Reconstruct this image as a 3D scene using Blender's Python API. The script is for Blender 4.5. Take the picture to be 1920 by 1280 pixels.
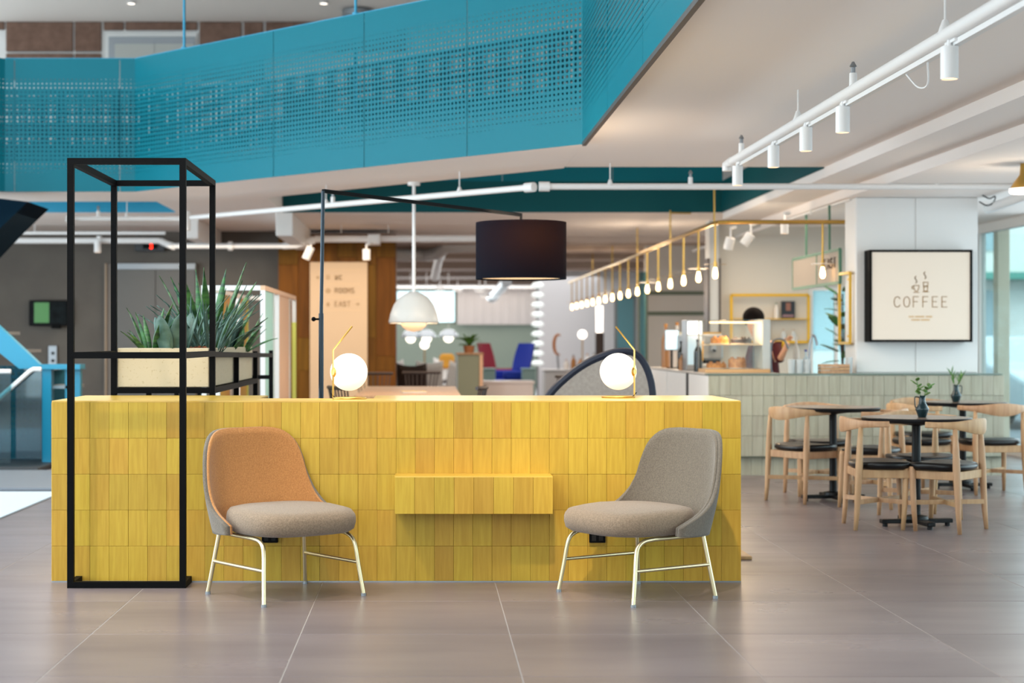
import bpy, bmesh, math, random
from mathutils import Vector, Matrix
random.seed(7)
PI = math.pi
for o in list(bpy.data.objects): bpy.data.objects.remove(o)
scn = bpy.context.scene
COL = scn.collection

# ------------------------------------------------------------------ camera, world, daylight, exposure
F, CX, CY, H = 3100.0, 799.0, 640.0, 1.25        # focal length and principal point for a 1920x1280 frame
cam_d = bpy.data.cameras.new('camera')
cam_d.sensor_width = 36.0
cam_d.lens = 36.0 * F / 1920.0
cam_d.shift_x = (960 - CX) / 1920.0
cam_d.clip_end = 300
cam_d.dof.use_dof = True
cam_d.dof.focus_distance = 8.5
cam_d.dof.aperture_fstop = 2.2
cam = bpy.data.objects.new('camera', cam_d)
cam.location = (0, 0, H); cam.rotation_euler = (PI/2, 0, 0)
COL.objects.link(cam); scn.camera = cam

w = bpy.data.worlds.new('sky'); scn.world = w
w.use_nodes = True
bg = w.node_tree.nodes['Background']
bg.inputs[0].default_value = (0.84, 0.95, 1.0, 1); bg.inputs[1].default_value = 2.6

def light(kind, name, loc, energy, color, rot=(0,0,0), size=None, size_y=None, spot=None, blend=.6, radius=.05, target=None):
    d = bpy.data.lights.new(name, kind)
    d.energy = energy; d.color = color
    if kind == 'AREA':
        d.shape = 'RECTANGLE'; d.size = size; d.size_y = size_y
    else:
        d.shadow_soft_size = radius
    if kind == 'SPOT':
        d.spot_size = math.radians(spot); d.spot_blend = blend
    o = bpy.data.objects.new(name, d); o.location = loc; o.rotation_euler = rot
    if target is not None:
        o.rotation_euler = (Vector(target) - Vector(loc)).to_track_quat('-Z', 'Y').to_euler()
    COL.objects.link(o); return o
DAY = (0.74, 0.90, 1.0); WARM = (1.0, 0.70, 0.42); SOFT = (1.0, 0.82, 0.62)
# glazed atrium front behind the camera, atrium roof light, glazing along the right side, far windows
light('AREA', 'daylight_front', (-3.9, -4.0, 2.9), 150, DAY, (PI/2, 0, 0), 9.5, 5.0)
light('AREA', 'daylight_roof', (-3.2, 6.5, 5.6), 340, (0.86, 0.95, 1.0), (0, 0, 0), 7.5, 9)
light('AREA', 'daylight_right', (6.35, 11.0, 1.35), 120, DAY, (0, PI/2, 0), 2.4, 13)
light('AREA', 'daylight_atrium', (-8.7, 9.5, 3.9), 430, DAY, (0, -PI/2, 0), 3.4, 13)
light('AREA', 'daylight_left', (-8.7, 12.0, 1.5), 700, DAY, (0, -PI/2, 0), 2.4, 15)
light('AREA', 'upper_fill', (-8.6, 20.3, 4.4), 65, DAY, (0, -PI/2, 0), 2.2, 5)  # assumed side window, added to brighten the dark upper floor
light('AREA', 'daylight_far', (0.6, 45.6, 2.0), 210, (0.86, 0.95, 1.0), (-PI/2, 0, 0), 5, 1.6)
vs = scn.view_settings
vs.view_transform = 'Standard'; vs.look = 'None'; vs.exposure = 0.34; vs.gamma = 1.0; vs.use_curve_mapping = False
scn.cycles.use_denoising = True
scn.cycles.max_bounces = 8; scn.cycles.diffuse_bounces = 4; scn.cycles.glossy_bounces = 4
scn.cycles.transmission_bounces = 4; scn.cycles.transparent_max_bounces = 16
scn.cycles.sample_clamp_indirect = 6.0
scn.cycles.caustics_reflective = False; scn.cycles.caustics_refractive = False

# ------------------------------------------------------------------ helpers
def W(px, py, Y):                       # the world point that a pixel shows at distance Y
    return Vector(((px - CX) * Y / F, Y, H - (py - CY) * Y / F))
def lin(h):
    h = h.lstrip('#'); c = [int(h[i:i+2], 16) / 255 for i in (0, 2, 4)]
    return tuple(x / 12.92 if x <= .04045 else ((x + .055) / 1.055) ** 2.4 for x in c) + (1,)
MATS = {}
def M(name, col=None, rough=.5, metal=0, col2=None, nscale=(1,1,1), ndetail=3, nmix=(.35,.65), rand=0, bump=0, emit=0, emitcol=None, spec=.5, trans=0, alpha=1, sheen=0, coat=0, rvar=0):
    if name in MATS: return MATS[name]
    m = bpy.data.materials.new(name); m.use_nodes = True
    nt = m.node_tree; N = nt.nodes; L = nt.links; b = N['Principled BSDF']
    b.inputs['Roughness'].default_value = rough; b.inputs['Metallic'].default_value = metal
    b.inputs['Specular IOR Level'].default_value = spec
    if coat: b.inputs['Coat Weight'].default_value = coat; b.inputs['Coat Roughness'].default_value = .15
    if sheen: b.inputs['Sheen Weight'].default_value = sheen
    if trans: b.inputs['Transmission Weight'].default_value = trans
    src = None
    b.inputs['Base Color'].default_value = lin(col)
    if col2 or rand or bump:
        tc = N.new('ShaderNodeTexCoord'); mp = N.new('ShaderNodeMapping'); oi = N.new('ShaderNodeObjectInfo')
        mp.inputs['Scale'].default_value = nscale
        L.new(tc.outputs['Object'], mp.inputs['Vector'])
        mul = N.new('ShaderNodeVectorMath'); mul.operation = 'SCALE'; mul.inputs[0].default_value = (37., 53., 71.)
        L.new(oi.outputs['Random'], mul.inputs['Scale']); L.new(mul.outputs[0], mp.inputs['Location'])
        nz = N.new('ShaderNodeTexNoise'); nz.inputs['Scale'].default_value = 1.0; nz.inputs['Detail'].default_value = ndetail
        L.new(mp.outputs[0], nz.inputs['Vector'])
        mx = N.new('ShaderNodeMix'); mx.data_type = 'RGBA'
        mx.inputs['A'].default_value = lin(col); mx.inputs['B'].default_value = lin(col2 or col)
        mr = N.new('ShaderNodeMapRange'); mr.inputs['From Min'].default_value = nmix[0]; mr.inputs['From Max'].default_value = nmix[1]
        L.new(nz.outputs['Fac'], mr.inputs['Value']); L.new(mr.outputs[0], mx.inputs['Factor'])
        src = mx.outputs['Result']
        if rand:
            hs = N.new('ShaderNodeHueSaturation')
            r2 = N.new('ShaderNodeMapRange'); r2.inputs['To Min'].default_value = 1 - rand; r2.inputs['To Max'].default_value = 1 + rand
            L.new(oi.outputs['Random'], r2.inputs['Value']); L.new(r2.outputs[0], hs.inputs['Value'])
            m3 = N.new('ShaderNodeMath'); m3.operation = 'MULTIPLY'; m3.inputs[1].default_value = 7.13
            m4 = N.new('ShaderNodeMath'); m4.operation = 'FRACT'
            L.new(oi.outputs['Random'], m3.inputs[0]); L.new(m3.outputs[0], m4.inputs[0])
            r3 = N.new('ShaderNodeMapRange'); r3.inputs['To Min'].default_value = .5 - rand * .1; r3.inputs['To Max'].default_value = .5 + rand * .1
            L.new(m4.outputs[0], r3.inputs['Value']); L.new(r3.outputs[0], hs.inputs['Hue'])
            L.new(src, hs.inputs['Color']); src = hs.outputs[0]
        L.new(src, b.inputs['Base Color'])
        if rvar:
            r5 = N.new('ShaderNodeMapRange'); r5.inputs['To Min'].default_value = rough - rvar; r5.inputs['To Max'].default_value = rough + rvar
            L.new(nz.outputs['Fac'], r5.inputs['Value']); L.new(r5.outputs[0], b.inputs['Roughness'])
        if bump:
            bp = N.new('ShaderNodeBump'); bp.inputs['Strength'].default_value = bump; bp.inputs['Distance'].default_value = .01
            L.new(nz.outputs['Fac'], bp.inputs['Height']); L.new(bp.outputs[0], b.inputs['Normal'])
    if emit:
        b.inputs['Emission Color'].default_value = lin(emitcol or col); b.inputs['Emission Strength'].default_value = emit
    MATS[name] = m; return m
def glassmat(name, tint='#e8f4f4', gloss=.12, rough=.03):
    if name in MATS: return MATS[name]
    m = bpy.data.materials.new(name); m.use_nodes = True
    nt = m.node_tree; N = nt.nodes; L = nt.links; N.remove(N['Principled BSDF'])
    t = N.new('ShaderNodeBsdfTransparent'); g = N.new('ShaderNodeBsdfGlossy'); mx = N.new('ShaderNodeMixShader')
    t.inputs[0].default_value = lin(tint); g.inputs['Roughness'].default_value = rough; mx.inputs[0].default_value = gloss
    L.new(t.outputs[0], mx.inputs[1]); L.new(g.outputs[0], mx.inputs[2]); L.new(mx.outputs[0], N['Material Output'].inputs[0])
    MATS[name] = m; return m
def perfmat(name, col, pitch=.043, rough=.4):      # painted sheet with punched holes, larger towards the middle of the sheet
    if name in MATS: return MATS[name]
    m = M(name, col, rough, spec=.12)
    nt = m.node_tree; N = nt.nodes; L = nt.links; b = N['Principled BSDF']
    def math_(op, a=None, bb=None, c=None):
        n = N.new('ShaderNodeMath'); n.operation = op
        for i, v in enumerate((a, bb, c)):
            if v is None: continue
            if isinstance(v, (int, float)): n.inputs[i].default_value = v
            else: L.new(v, n.inputs[i])
        return n.outputs[0]
    uv = N.new('ShaderNodeUVMap'); sp = N.new('ShaderNodeSeparateXYZ'); L.new(uv.outputs[0], sp.inputs[0])
    fu = math_('SUBTRACT', math_('FRACT', math_('DIVIDE', sp.outputs[0], pitch)), .5)
    fv = math_('SUBTRACT', math_('FRACT', math_('DIVIDE', sp.outputs[1], pitch)), .5)
    d = math_('SQRT', math_('ADD', math_('MULTIPLY', fu, fu), math_('MULTIPLY', fv, fv)))
    vv = math_('MULTIPLY', math_('SUBTRACT', sp.outputs[1], .66), 1.9)
    r = math_('SUBTRACT', .33, math_('MULTIPLY', math_('MULTIPLY', vv, vv), .26))
    nz = N.new('ShaderNodeTexNoise'); nz.inputs['Scale'].default_value = .9; L.new(uv.outputs[0], nz.inputs['Vector'])
    r = math_('ADD', r, math_('MULTIPLY', math_('SUBTRACT', nz.outputs['Fac'], .5), .25))
    r = math_('MULTIPLY', r, math_('GREATER_THAN', r, .1))
    hole = math_('LESS_THAN', d, r)
    inside = math_('MULTIPLY', math_('GREATER_THAN', sp.outputs[1], .16), math_('LESS_THAN', sp.outputs[1], 1.2))
    hole = math_('MULTIPLY', hole, inside)
    t = N.new('ShaderNodeBsdfTransparent'); mx = N.new('ShaderNodeMixShader')
    L.new(hole, mx.inputs[0]); L.new(b.outputs[0], mx.inputs[1]); L.new(t.outputs[0], mx.inputs[2])
    L.new(mx.outputs[0], N['Material Output'].inputs[0])
    return m

class MB:
    def __init__(s): s.v = []; s.f = []; s.uv = None
    def add(s, vs, fs):
        n = len(s.v); s.v += [tuple(p) for p in vs]; s.f += [tuple(i + n for i in f) for f in fs]; return s
    def box(s, x0, x1, y0, y1, z0, z1):
        return s.add([(x0,y0,z0),(x1,y0,z0),(x1,y1,z0),(x0,y1,z0),(x0,y0,z1),(x1,y0,z1),(x1,y1,z1),(x0,y1,z1)],
                     [(0,3,2,1),(4,5,6,7),(0,1,5,4),(1,2,6,5),(2,3,7,6),(3,0,4,7)])
    def cbox(s, x0, x1, y0, y1, z0, z1, c=.003):      # box with chamfered edges
        X = (x0, x1); Y = (y0, y1); Z = (z0, z1); sg = (1, -1); n = len(s.v); idx = {}
        for i in (0,1):
            for j in (0,1):
                for k in (0,1):
                    x, y, z = X[i], Y[j], Z[k]; a, b_, d = sg[i]*c, sg[j]*c, sg[k]*c
                    for ax, p in enumerate(((x, y+b_, z+d), (x+a, y, z+d), (x+a, y+b_, z))):
                        idx[(i,j,k,ax)] = len(s.v); s.v.append(p)
        q = lambda *k: s.f.append(tuple(idx[t] for t in k))
        q((0,0,0,0),(0,0,1,0),(0,1,1,0),(0,1,0,0)); q((1,0,0,0),(1,1,0,0),(1,1,1,0),(1,0,1,0))
        q((0,0,0,1),(1,0,0,1),(1,0,1,1),(0,0,1,1)); q((0,1,0,1),(0,1,1,1),(1,1,1,1),(1,1,0,1))
        q((0,0,0,2),(0,1,0,2),(1,1,0,2),(1,0,0,2)); q((0,0,1,2),(1,0,1,2),(1,1,1,2),(0,1,1,2))
        for j in (0,1):
            for k in (0,1): q((0,j,k,1),(1,j,k,1),(1,j,k,2),(0,j,k,2))
        for i in (0,1):
            for k in (0,1): q((i,0,k,0),(i,1,k,0),(i,1,k,2),(i,0,k,2))
        for i in (0,1):
            for j in (0,1): q((i,j,0,0),(i,j,1,0),(i,j,1,1),(i,j,0,1))
        for i in (0,1):
            for j in (0,1):
                for k in (0,1): q((i,j,k,0),(i,j,k,1),(i,j,k,2))
        return s
    def bar(s, p0, p1, w, h=None, up=(0,0,1)):         # rectangular bar between two points
        p0, p1 = Vector(p0), Vector(p1); h = h or w; d = (p1 - p0).normalized(); u = Vector(up)
        if abs(d.dot(u)) > .95: u = Vector((1,0,0)) if abs(d.x) < .9 else Vector((0,1,0))
        a = d.cross(u).normalized() * w/2; b_ = a.normalized().cross(d).normalized() * h/2
        return s.add([p0-a-b_, p0+a-b_, p0+a+b_, p0-a+b_, p1-a-b_, p1+a-b_, p1+a+b_, p1-a+b_],
                     [(0,1,2,3),(7,6,5,4),(0,4,5,1),(1,5,6,2),(2,6,7,3),(3,7,4,0)])
    def tube(s, pts, r, n=10, cap=True):
        pts = [Vector(p) for p in pts]; R = r if isinstance(r, (list, tuple)) else [r]*len(pts); base = len(s.v); nrm = None
        for i, p in enumerate(pts):
            if i == 0: d = pts[1]-p
            elif i == len(pts)-1: d = p-pts[i-1]
            else: d = (pts[i+1]-p).normalized() + (p-pts[i-1]).normalized()
            d.normalize()
            if nrm is None:
                nrm = d.orthogonal().normalized()
            nrm = (nrm - d*nrm.dot(d)).normalized(); b_ = d.cross(nrm)
            for k in range(n):
                a = 2*PI*k/n; s.v.append(tuple(p + (nrm*math.cos(a) + b_*math.sin(a))*R[i]))
        for i in range(len(pts)-1):
            for k in range(n):
                a = base+i*n+k; b2 = base+i*n+(k+1) % n; s.f.append((a, b2, b2+n, a+n))
        if cap:
            s.f.append(tuple(base+k for k in reversed(range(n)))); s.f.append(tuple(base+(len(pts)-1)*n+k for k in range(n)))
        return s
    def lathe(s, prof, n=24, c=(0,0,0), axis='z'):
        base = len(s.v); m = len(prof)
        for r, z in prof:
            for k in range(n):
                a = 2*PI*k/n; p = (r*math.cos(a), r*math.sin(a), z)
                if axis == 'x': p = (p[2], p[0], p[1])
                if axis == 'y': p = (p[0], p[2], p[1])
                s.v.append((p[0]+c[0], p[1]+c[1], p[2]+c[2]))
        for i in range(m-1):
            for k in range(n):
                a = base+i*n+k; b_ = base+i*n+(k+1) % n; s.f.append((a, b_, b_+n, a+n))
        return s
    def disc(s, c, r, h, n=20): return s.lathe([(0,0),(r,0),(r,h),(0,h)], n, c)
    def ball(s, c, r, n=16, m=10, sc=(1,1,1)):
        base = len(s.v)
        for i in range(m+1):
            t = PI*i/m
            for k in range(n):
                a = 2*PI*k/n
                s.v.append((c[0]+r*sc[0]*math.sin(t)*math.cos(a), c[1]+r*sc[1]*math.sin(t)*math.sin(a), c[2]+r*sc[2]*math.cos(t)))
        for i in range(m):
            for k in range(n):
                a = base+i*n+k; b_ = base+i*n+(k+1) % n; s.f.append((a, a+n, b_+n, b_))
        return s
    def prism(s, poly, z0, z1):
        n = len(poly); b0 = [(p[0], p[1], z0) for p in poly]; b1 = [(p[0], p[1], z1) for p in poly]
        return s.add(b0+b1, [tuple(reversed(range(n))), tuple(range(n, 2*n))] + [(i, (i+1) % n, n+(i+1) % n, n+i) for i in range(n)])
    def vprism(s, poly, y0, y1):                       # outline in x,z extruded along y
        n = len(poly); b0 = [(p[0], y0, p[1]) for p in poly]; b1 = [(p[0], y1, p[1]) for p in poly]
        return s.add(b0+b1, [tuple(range(n)), tuple(reversed(range(n, 2*n)))] + [(i, n+i, n+(i+1) % n, (i+1) % n) for i in range(n)])
    def grid(s, nu, nv, fn, closed=False):
        base = len(s.v); cols = nu if closed else nu+1
        for j in range(nv+1):
            for i in range(cols): s.v.append(tuple(fn(i/nu, j/nv)))
        for j in range(nv):
            for i in range(nu):
                a = base+j*cols+i; b_ = base+j*cols+(i+1) % cols; s.f.append((a, b_, b_+cols, a+cols))
        return s
    def mesh(s, name):
        me = bpy.data.meshes.new(name); me.from_pydata(s.v, [], s.f); me.validate()
        bm = bmesh.new(); bm.from_mesh(me); bmesh.ops.remove_doubles(bm, verts=bm.verts, dist=1e-6)
        bmesh.ops.recalc_face_normals(bm, faces=bm.faces); bm.to_mesh(me); bm.free(); return me
    def build(s, name, mat, parent=None, smooth=False, sub=0, bev=0, loc=None):
        me = s.mesh(name); me.materials.append(mat if not isinstance(mat, str) else MATS[mat])
        o = bpy.data.objects.new(name, me); COL.objects.link(o); o.parent = parent
        if loc: o.location = loc
        if smooth:
            me.polygons.foreach_set('use_smooth', [True]*len(me.polygons))
            if smooth != 'all': me.set_sharp_from_angle(angle=math.radians(40))
        if bev:
            md = o.modifiers.new('bevel', 'BEVEL'); md.width = bev; md.segments = 2; md.limit_method = 'ANGLE'
        if sub:
            md = o.modifiers.new('sub', 'SUBSURF'); md.levels = sub; md.render_levels = sub
        return o
def tag(o, label=None, cat=None, group=None, kind=None):
    if label: o['label'] = label
    if cat: o['category'] = cat
    if group: o['group'] = group
    if kind: o['kind'] = kind
    return o
def thing(name, label, cat, loc=(0,0,0), rz=0, group=None):
    o = bpy.data.objects.new(name, None); o.empty_display_size = .1; COL.objects.link(o)
    o.location = loc; o.rotation_euler = (0, 0, rz); return tag(o, label, cat, group)
def struct(name, mb, mat, label=None, **k):
    o = mb.build(name, mat, **k); tag(o, label, None, None, 'structure'); return o
def dup(root, loc, rz, label, group=None):
    r = root.copy(); COL.objects.link(r); r.location = loc; r.rotation_euler = (0, 0, rz); r['label'] = label
    if group: r['group'] = group
    for ch in list(root.children):
        c = ch.copy(); COL.objects.link(c); c.parent = r
        for g in list(ch.children):
            d = g.copy(); COL.objects.link(d); d.parent = c
    return r
def inst(me, name, parent, loc=(0,0,0), rot=(0,0,0), scale=(1,1,1)):
    o = bpy.data.objects.new(name, me); COL.objects.link(o); o.parent = parent
    o.location = loc; o.rotation_euler = rot; o.scale = scale; return o
def bez(pts, n=8):                                     # smooth polyline through points (Catmull-Rom)
    P = [Vector(p) for p in pts]; P = [P[0]*2-P[1]] + P + [P[-1]*2-P[-2]]; out = []
    for i in range(1, len(P)-2):
        a, b_, c, d = P[i-1:i+3]
        for k in range(n):
            t = k/n; out.append(.5*((2*b_)+(c-a)*t+(2*a-5*b_+4*c-d)*t*t+(3*b_-a-3*c+d)*t**3))
    out.append(P[-2]); return out

# ------------------------------------------------------------------ stroke lettering
GL = {
 'C': [[(.95,.8),(.8,.95),(.5,1),(.2,.92),(.03,.7),(0,.5),(.03,.3),(.2,.08),(.5,0),(.8,.05),(.95,.2)]],
 'O': [[(.5,1),(.2,.92),(.03,.7),(0,.5),(.03,.3),(.2,.08),(.5,0),(.8,.08),(.97,.3),(1,.5),(.97,.7),(.8,.92),(.5,1)]],
 'F': [[(0,0),(0,1)],[(0,1),(.85,1)],[(0,.52),(.68,.52)]],
 'E': [[(0,0),(0,1)],[(0,1),(.85,1)],[(0,.52),(.68,.52)],[(0,0),(.85,0)]],
 'W': [[(0,1),(.25,0),(.5,.8),(.75,0),(1,1)]], 'R': [[(0,0),(0,1),(.6,1),(.85,.88),(.85,.65),(.6,.52),(0,.52)],[(.45,.52),(.9,0)]],
 'M': [[(0,0),(0,1),(.5,.35),(1,1),(1,0)]], 'S': [[(.85,.85),(.6,1),(.25,1),(.03,.8),(.2,.56),(.7,.44),(.88,.2),(.65,0),(.25,0),(0,.15)]],
 'A': [[(0,0),(.5,1),(1,0)],[(.2,.38),(.8,.38)]], 'T': [[(0,1),(1,1)],[(.5,1),(.5,0)]],
 '>': [[(0,.5),(1,.5)],[(.6,.85),(1,.5),(.6,.15)]], '<': [[(1,.5),(0,.5)],[(.4,.85),(0,.5),(.4,.15)]],
 '3': [[(.1,.85),(.4,1),(.8,.9),(.8,.62),(.45,.52),(.85,.4),(.85,.1),(.45,0),(.05,.15)]],
}
def strokes(mb, lines, x, z, wd, ht, t, y, dep=.002):   # polylines in unit box -> flat raised ribbons facing -y
    for ln in lines:
        for (a, b_), (c, d) in zip(ln[:-1], ln[1:]):
            p0 = Vector((x+a*wd, y, z+b_*ht)); p1 = Vector((x+c*wd, y, z+d*ht)); e = (p1-p0).normalized()*t*.4
            mb.bar(p0-e, p1+e, dep, t, up=(p1-p0).cross(Vector((0,1,0))) if (p1-p0).length else (0,0,1))
def text(mb, s, x, z, wd, ht, gap, t, y):
    for ch in s:
        if ch in GL: strokes(mb, GL[ch], x, z, wd, ht, t, y)
        x += wd+gap
    return x

# ------------------------------------------------------------------ materials
M('yellow_wood', '#bf9a35', .45, spec=.3, col2='#b38d2b', nscale=(70, 70, 5), ndetail=4, rand=.085, bump=.02)
M('yellow_core', '#8a6a20', .7)
M('floor_tile', '#837676', .30, col2='#716565', nscale=(.7, 2.6, 1), ndetail=3, nmix=(.3,.7), rand=.04, spec=.28, rvar=.08)
M('grout', '#a39a94', .7)
M('white_ceiling', '#f3ebe5', .8)
M('white_paint', '#e4e2df', .6)
M('white_pipe', '#e6e4e2', .4)
M('black_metal', '#060607', .6, spec=.08)
M('grey_wall', '#5e5851', .8, col2='#58524c', nscale=(3,3,3))
M('steel', '#8d9195', .4, metal=.6)
M('walnut', '#6c4410', .6, spec=.15, col2='#573609', nscale=(14,14,1.2), ndetail=5, rand=.12)
M('cream_panel', '#cbae8e', .6, spec=.2)
M('brass', '#c8a054', .32, metal=.9)
M('gold_leg', '#d6c69f', .28, metal=.9)
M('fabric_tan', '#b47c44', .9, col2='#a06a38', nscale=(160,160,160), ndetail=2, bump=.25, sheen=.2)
M('fabric_grey', '#6e6457', .9, col2='#5c5348', nscale=(160,160,160), ndetail=2, bump=.25, sheen=.2)
M('fabric_beige', '#8a7661', .9, col2='#74624f', nscale=(160,160,160), ndetail=2, bump=.25, sheen=.2)
M('oak', '#c29a72', .5, col2='#b0865f', nscale=(30,30,4), ndetail=4, rand=.05)
M('black_leather', '#0e0d0e', .35, spec=.4)
M('black_table', '#0b0b0d', .4, spec=.25)
M('table_top', '#8a7464', .25)
M('sage_tile', '#aaa795', .5, col2='#9d9986', nscale=(30,30,3), ndetail=4, rand=.07)
M('sage_dark', '#76806f', .6)
M('sage', '#a9bfb4', .7)
M('terrazzo', '#c4b496', .6, col2='#ad9a78', nscale=(60,60,60), ndetail=2, nmix=(.6,.75))
M('clay', '#8a4a26', .9, col2='#6e3418', nscale=(30,30,30))
M('leaf_dark', '#1d4228', .4, col2='#4a7a3a', nscale=(4,4,45), ndetail=3, rand=.25)
M('leaf_grey', '#5c7a70', .42, col2='#37584c', nscale=(8,8,20), ndetail=3, rand=.2)
M('leaf_green', '#5f8a3c', .5, col2='#44702c', nscale=(20,20,20), rand=.2)
M('teal_glaze', '#06282e', .15, spec=.5)
M('mint', '#a8d6ca', .6); M('peach', '#e6b894', .6); M('lemon', '#d9dc6a', .6); M('ochre', '#b88a2a', .6)
M('blue_paint', '#1583a4', .38); M('teal_dark', '#0b4a52', .5)
M('globe', '#e8e2d8', .3, emit=.62, emitcol='#fff0dc')
M('bulb', '#ffe2b0', .3, emit=9, emitcol='#ffce8a')
M('lamp_white', '#eceae6', .25, spec=.6)
M('lit_lens', '#ffd9b0', .4, emit=3.0, emitcol='#ffc890')
M('lit_white', '#ffffff', .4, emit=2.2, emitcol='#fff2e0')
M('sign_face', '#d2c6b8', .6, spec=.2, emit=.18, emitcol='#f2e2cc')
M('sign_ink', '#9a713c', .6)
M('brown_panel', '#7d5f50', .8, col2='#6a4e40', nscale=(9,9,9), ndetail=6, bump=.1)
M('dark_void', '#0c0b0b', .9)
M('beam_paint', '#b9a496', .8)
M('dark_wood', '#33221a', .5)
M('royal_blue', '#1233a8', .7); M('wine', '#8a1c34', .7)
M('skin', '#d9a585', .6); M('hair', '#0e0806', .8, spec=.1); M('red_wool', '#4a1216', .9); M('yellow_cloth', '#d8b010', .8); M('denim', '#20242c', .8)
M('rug_white', '#b9c4cc', .8); M('plinth_grey', '#6c727a', .5); M('plinth_dark', '#23282d', .5)
M('screen_black', '#040506', .5, spec=.1); M('screen_green', '#2c6a1e', .4, emit=.25, emitcol='#2f7a20')
M('red_led', '#ff3018', .4, emit=3, emitcol='#ff3018')
M('felt', '#ada298', .95, col2='#a2978d', nscale=(40,40,40))
M('navy', '#10182c', .6)
M('cake', '#d89a50', .7, col2='#a8642a', nscale=(40,40,40)); M('chocolate', '#2a1a14', .5)
M('monitor_lit', '#cfe6ee', .4, emit=.8, emitcol='#cfe8f2')
M('yellow_metal', '#d8a818', .4)
M('curtain', '#f2f4f6', .9)
M('facade', '#e8e6e0', .9); M('asphalt', '#6e757c', .9); M('car_paint', '#b8c8d0', .2, spec=.7)
GLASS = glassmat('clear_glass'); GLASS_C = glassmat('case_glass', '#fbfaf6', .04); GLASS_B = glassmat('teal_glass', '#a8d4da', .07)
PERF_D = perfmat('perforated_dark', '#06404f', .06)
PERF = perfmat('perforated_blue', '#0b626f', .043, .36)
# dark lampshade cloth that lets a little of the lamp inside through
m = M('shade_cloth', '#08101a', .95, spec=.05); nt = m.node_tree
tr = nt.nodes.new('ShaderNodeBsdfTranslucent'); tr.inputs[0].default_value = lin('#7a4a22'); mxs = nt.nodes.new('ShaderNodeMixShader'); mxs.inputs[0].default_value = .009
nt.links.new(nt.nodes['Principled BSDF'].outputs[0], mxs.inputs[1]); nt.links.new(tr.outputs[0], mxs.inputs[2]); nt.links.new(mxs.outputs[0], nt.nodes['Material Output'].inputs[0])

# ================================================================== THE SETTING
ZC = 2.78                                              # soffit of the bridge and of the floor above
fl = struct('floor', MB().box(-10, 6.5, -5, 21.2, -.2, -.0012).box(-10, 4.84, 21.2, 50, -.2, -.0012), 'grout', 'grey stone tiled floor of the lobby')
TW = .8945
tile = MB().cbox(-TW/2+.0022, TW/2-.0022, -TW/2+.0022, TW/2-.0022, -.012, 0, .001).mesh('tile'); tile.materials.append(MATS['floor_tile'])
for i in range(-6, 8):
    for j in range(-2, 18):
        x = .357+TW*(i+.5); y = 6.17+TW*(j+.5)
        if abs(x) > .40*y+1.2 + max(0, 0): continue
        inst(tile, 'tile', fl, (x, y, 0))
rest = struct('floor_2', MB().box(-10, 4.68, 22.27, 46, -.001, 0), 'floor_tile', 'grey floor of the far dining room')

poly = [(1.22,12.75),(1.215,14.6),(-1.7,17.6),(-1.7,18.1),(-2.95,18.1),(-9,18.1),(-9,16.8),(-2.95,16.8)]
cb = MB().prism(poly, ZC, ZC+.3)
cb.box(1.22, 3.5, -5, 14.5, ZC, ZC+.3); cb.box(-2.95, -1.7, 18.1, 19.5, ZC, ZC+.3); cb.box(3.5, 6.7, -5, 19.5, ZC, ZC+.3)
cb.box(-9, 6.7, 19.5, 21.2, ZC, ZC+.3); cb.box(-9, 4.84, 21.2, 24, ZC, ZC+.3)
ceil = struct('ceiling', cb, 'white_ceiling', 'white plaster soffit under the blue bridge')
struct('ceiling_2', MB().box(3.5, 6.7, -5, 19.5, 2.69, ZC), 'white_ceiling', 'stepped white ceiling strip beside the spotlight pipe')
struct('ceiling_3', MB().box(3.95, 6.7, -5, 19.5, 2.605, 2.69), 'white_ceiling', 'lower white ceiling above the coffee pillar')
struct('ceiling_4', MB().box(-9, 6.9, -5, 24, 5.7, 5.9), 'white_ceiling', 'pale ceiling of the upper floor')
struct('wall_blocker', MB().box(1.3, 6.7, -5.2, -5, 0, 5.9), 'white_paint', 'white wall added behind the camera to keep daylight off the right side')  # unseen wall, added to shut daylight out of the right side
struct('wall_left', MB().box(-9.2, -9, -5, 50, 0, 5.9), 'white_paint', 'white side wall of the lobby')
struct('wall_right', MB().box(6.7, 6.9, -5, 23.3, ZC, 5.9), 'white_paint', 'white side wall of the upper floor')
struct('wall_back', MB().box(-9, -2.02, 23, 23.3, 0, ZC), 'grey_wall', 'dark grey wall with the lift door')
# upper wall: brown acoustic panels held in white bands
uw = struct('wall_upper', MB().box(-9, 6.7, 23.05, 23.3, 3.08, 5.7), 'white_paint', 'upper floor wall of brown panels with white bands')
def up_panel(x0, y0, x1, y1):
    a = W(x0, y1, 23.0); b_ = W(x1, y0, 23.0)
    MB().cbox(a.x, b_.x, 23.0, 23.06, a.z, b_.z, .006).build('panel', 'brown_panel', uw)
for x0, y0, x1, y1 in ((-60,41,7,55),(11,41,136,96),(140,41,189,96),(11,100,136,150),(140,100,189,150),(194,41,231,56),(235,41,369,56),
                       (374,41,452,96),(457,41,493,96),(498,41,620,96),(374,100,452,150),(457,100,493,150),(625,41,760,96)): up_panel(x0, y0, x1, y1)
a = W(199, 160, 23); b_ = W(369, 62, 23)
d2 = struct('door_2', MB().box(a.x, b_.x, 23.0, 23.06, a.z, b_.z), 'white_paint', 'upper floor lift door in white reveal')
a = W(204, 160, 23); b_ = W(366, 69, 23); MB().box(a.x, b_.x, 22.98, 23.0, a.z, b_.z).build('door_frame', 'steel', d2)
for x0, x1 in ((216, 290), (291, 364)):
    a = W(x0, 160, 23); b_ = W(x1, 83, 23); MB().box(a.x, b_.x, 22.965, 22.98, a.z, b_.z).build('door_leaf', M('lift_door', '#a9a9a4', .45, metal=.3), d2)
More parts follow.
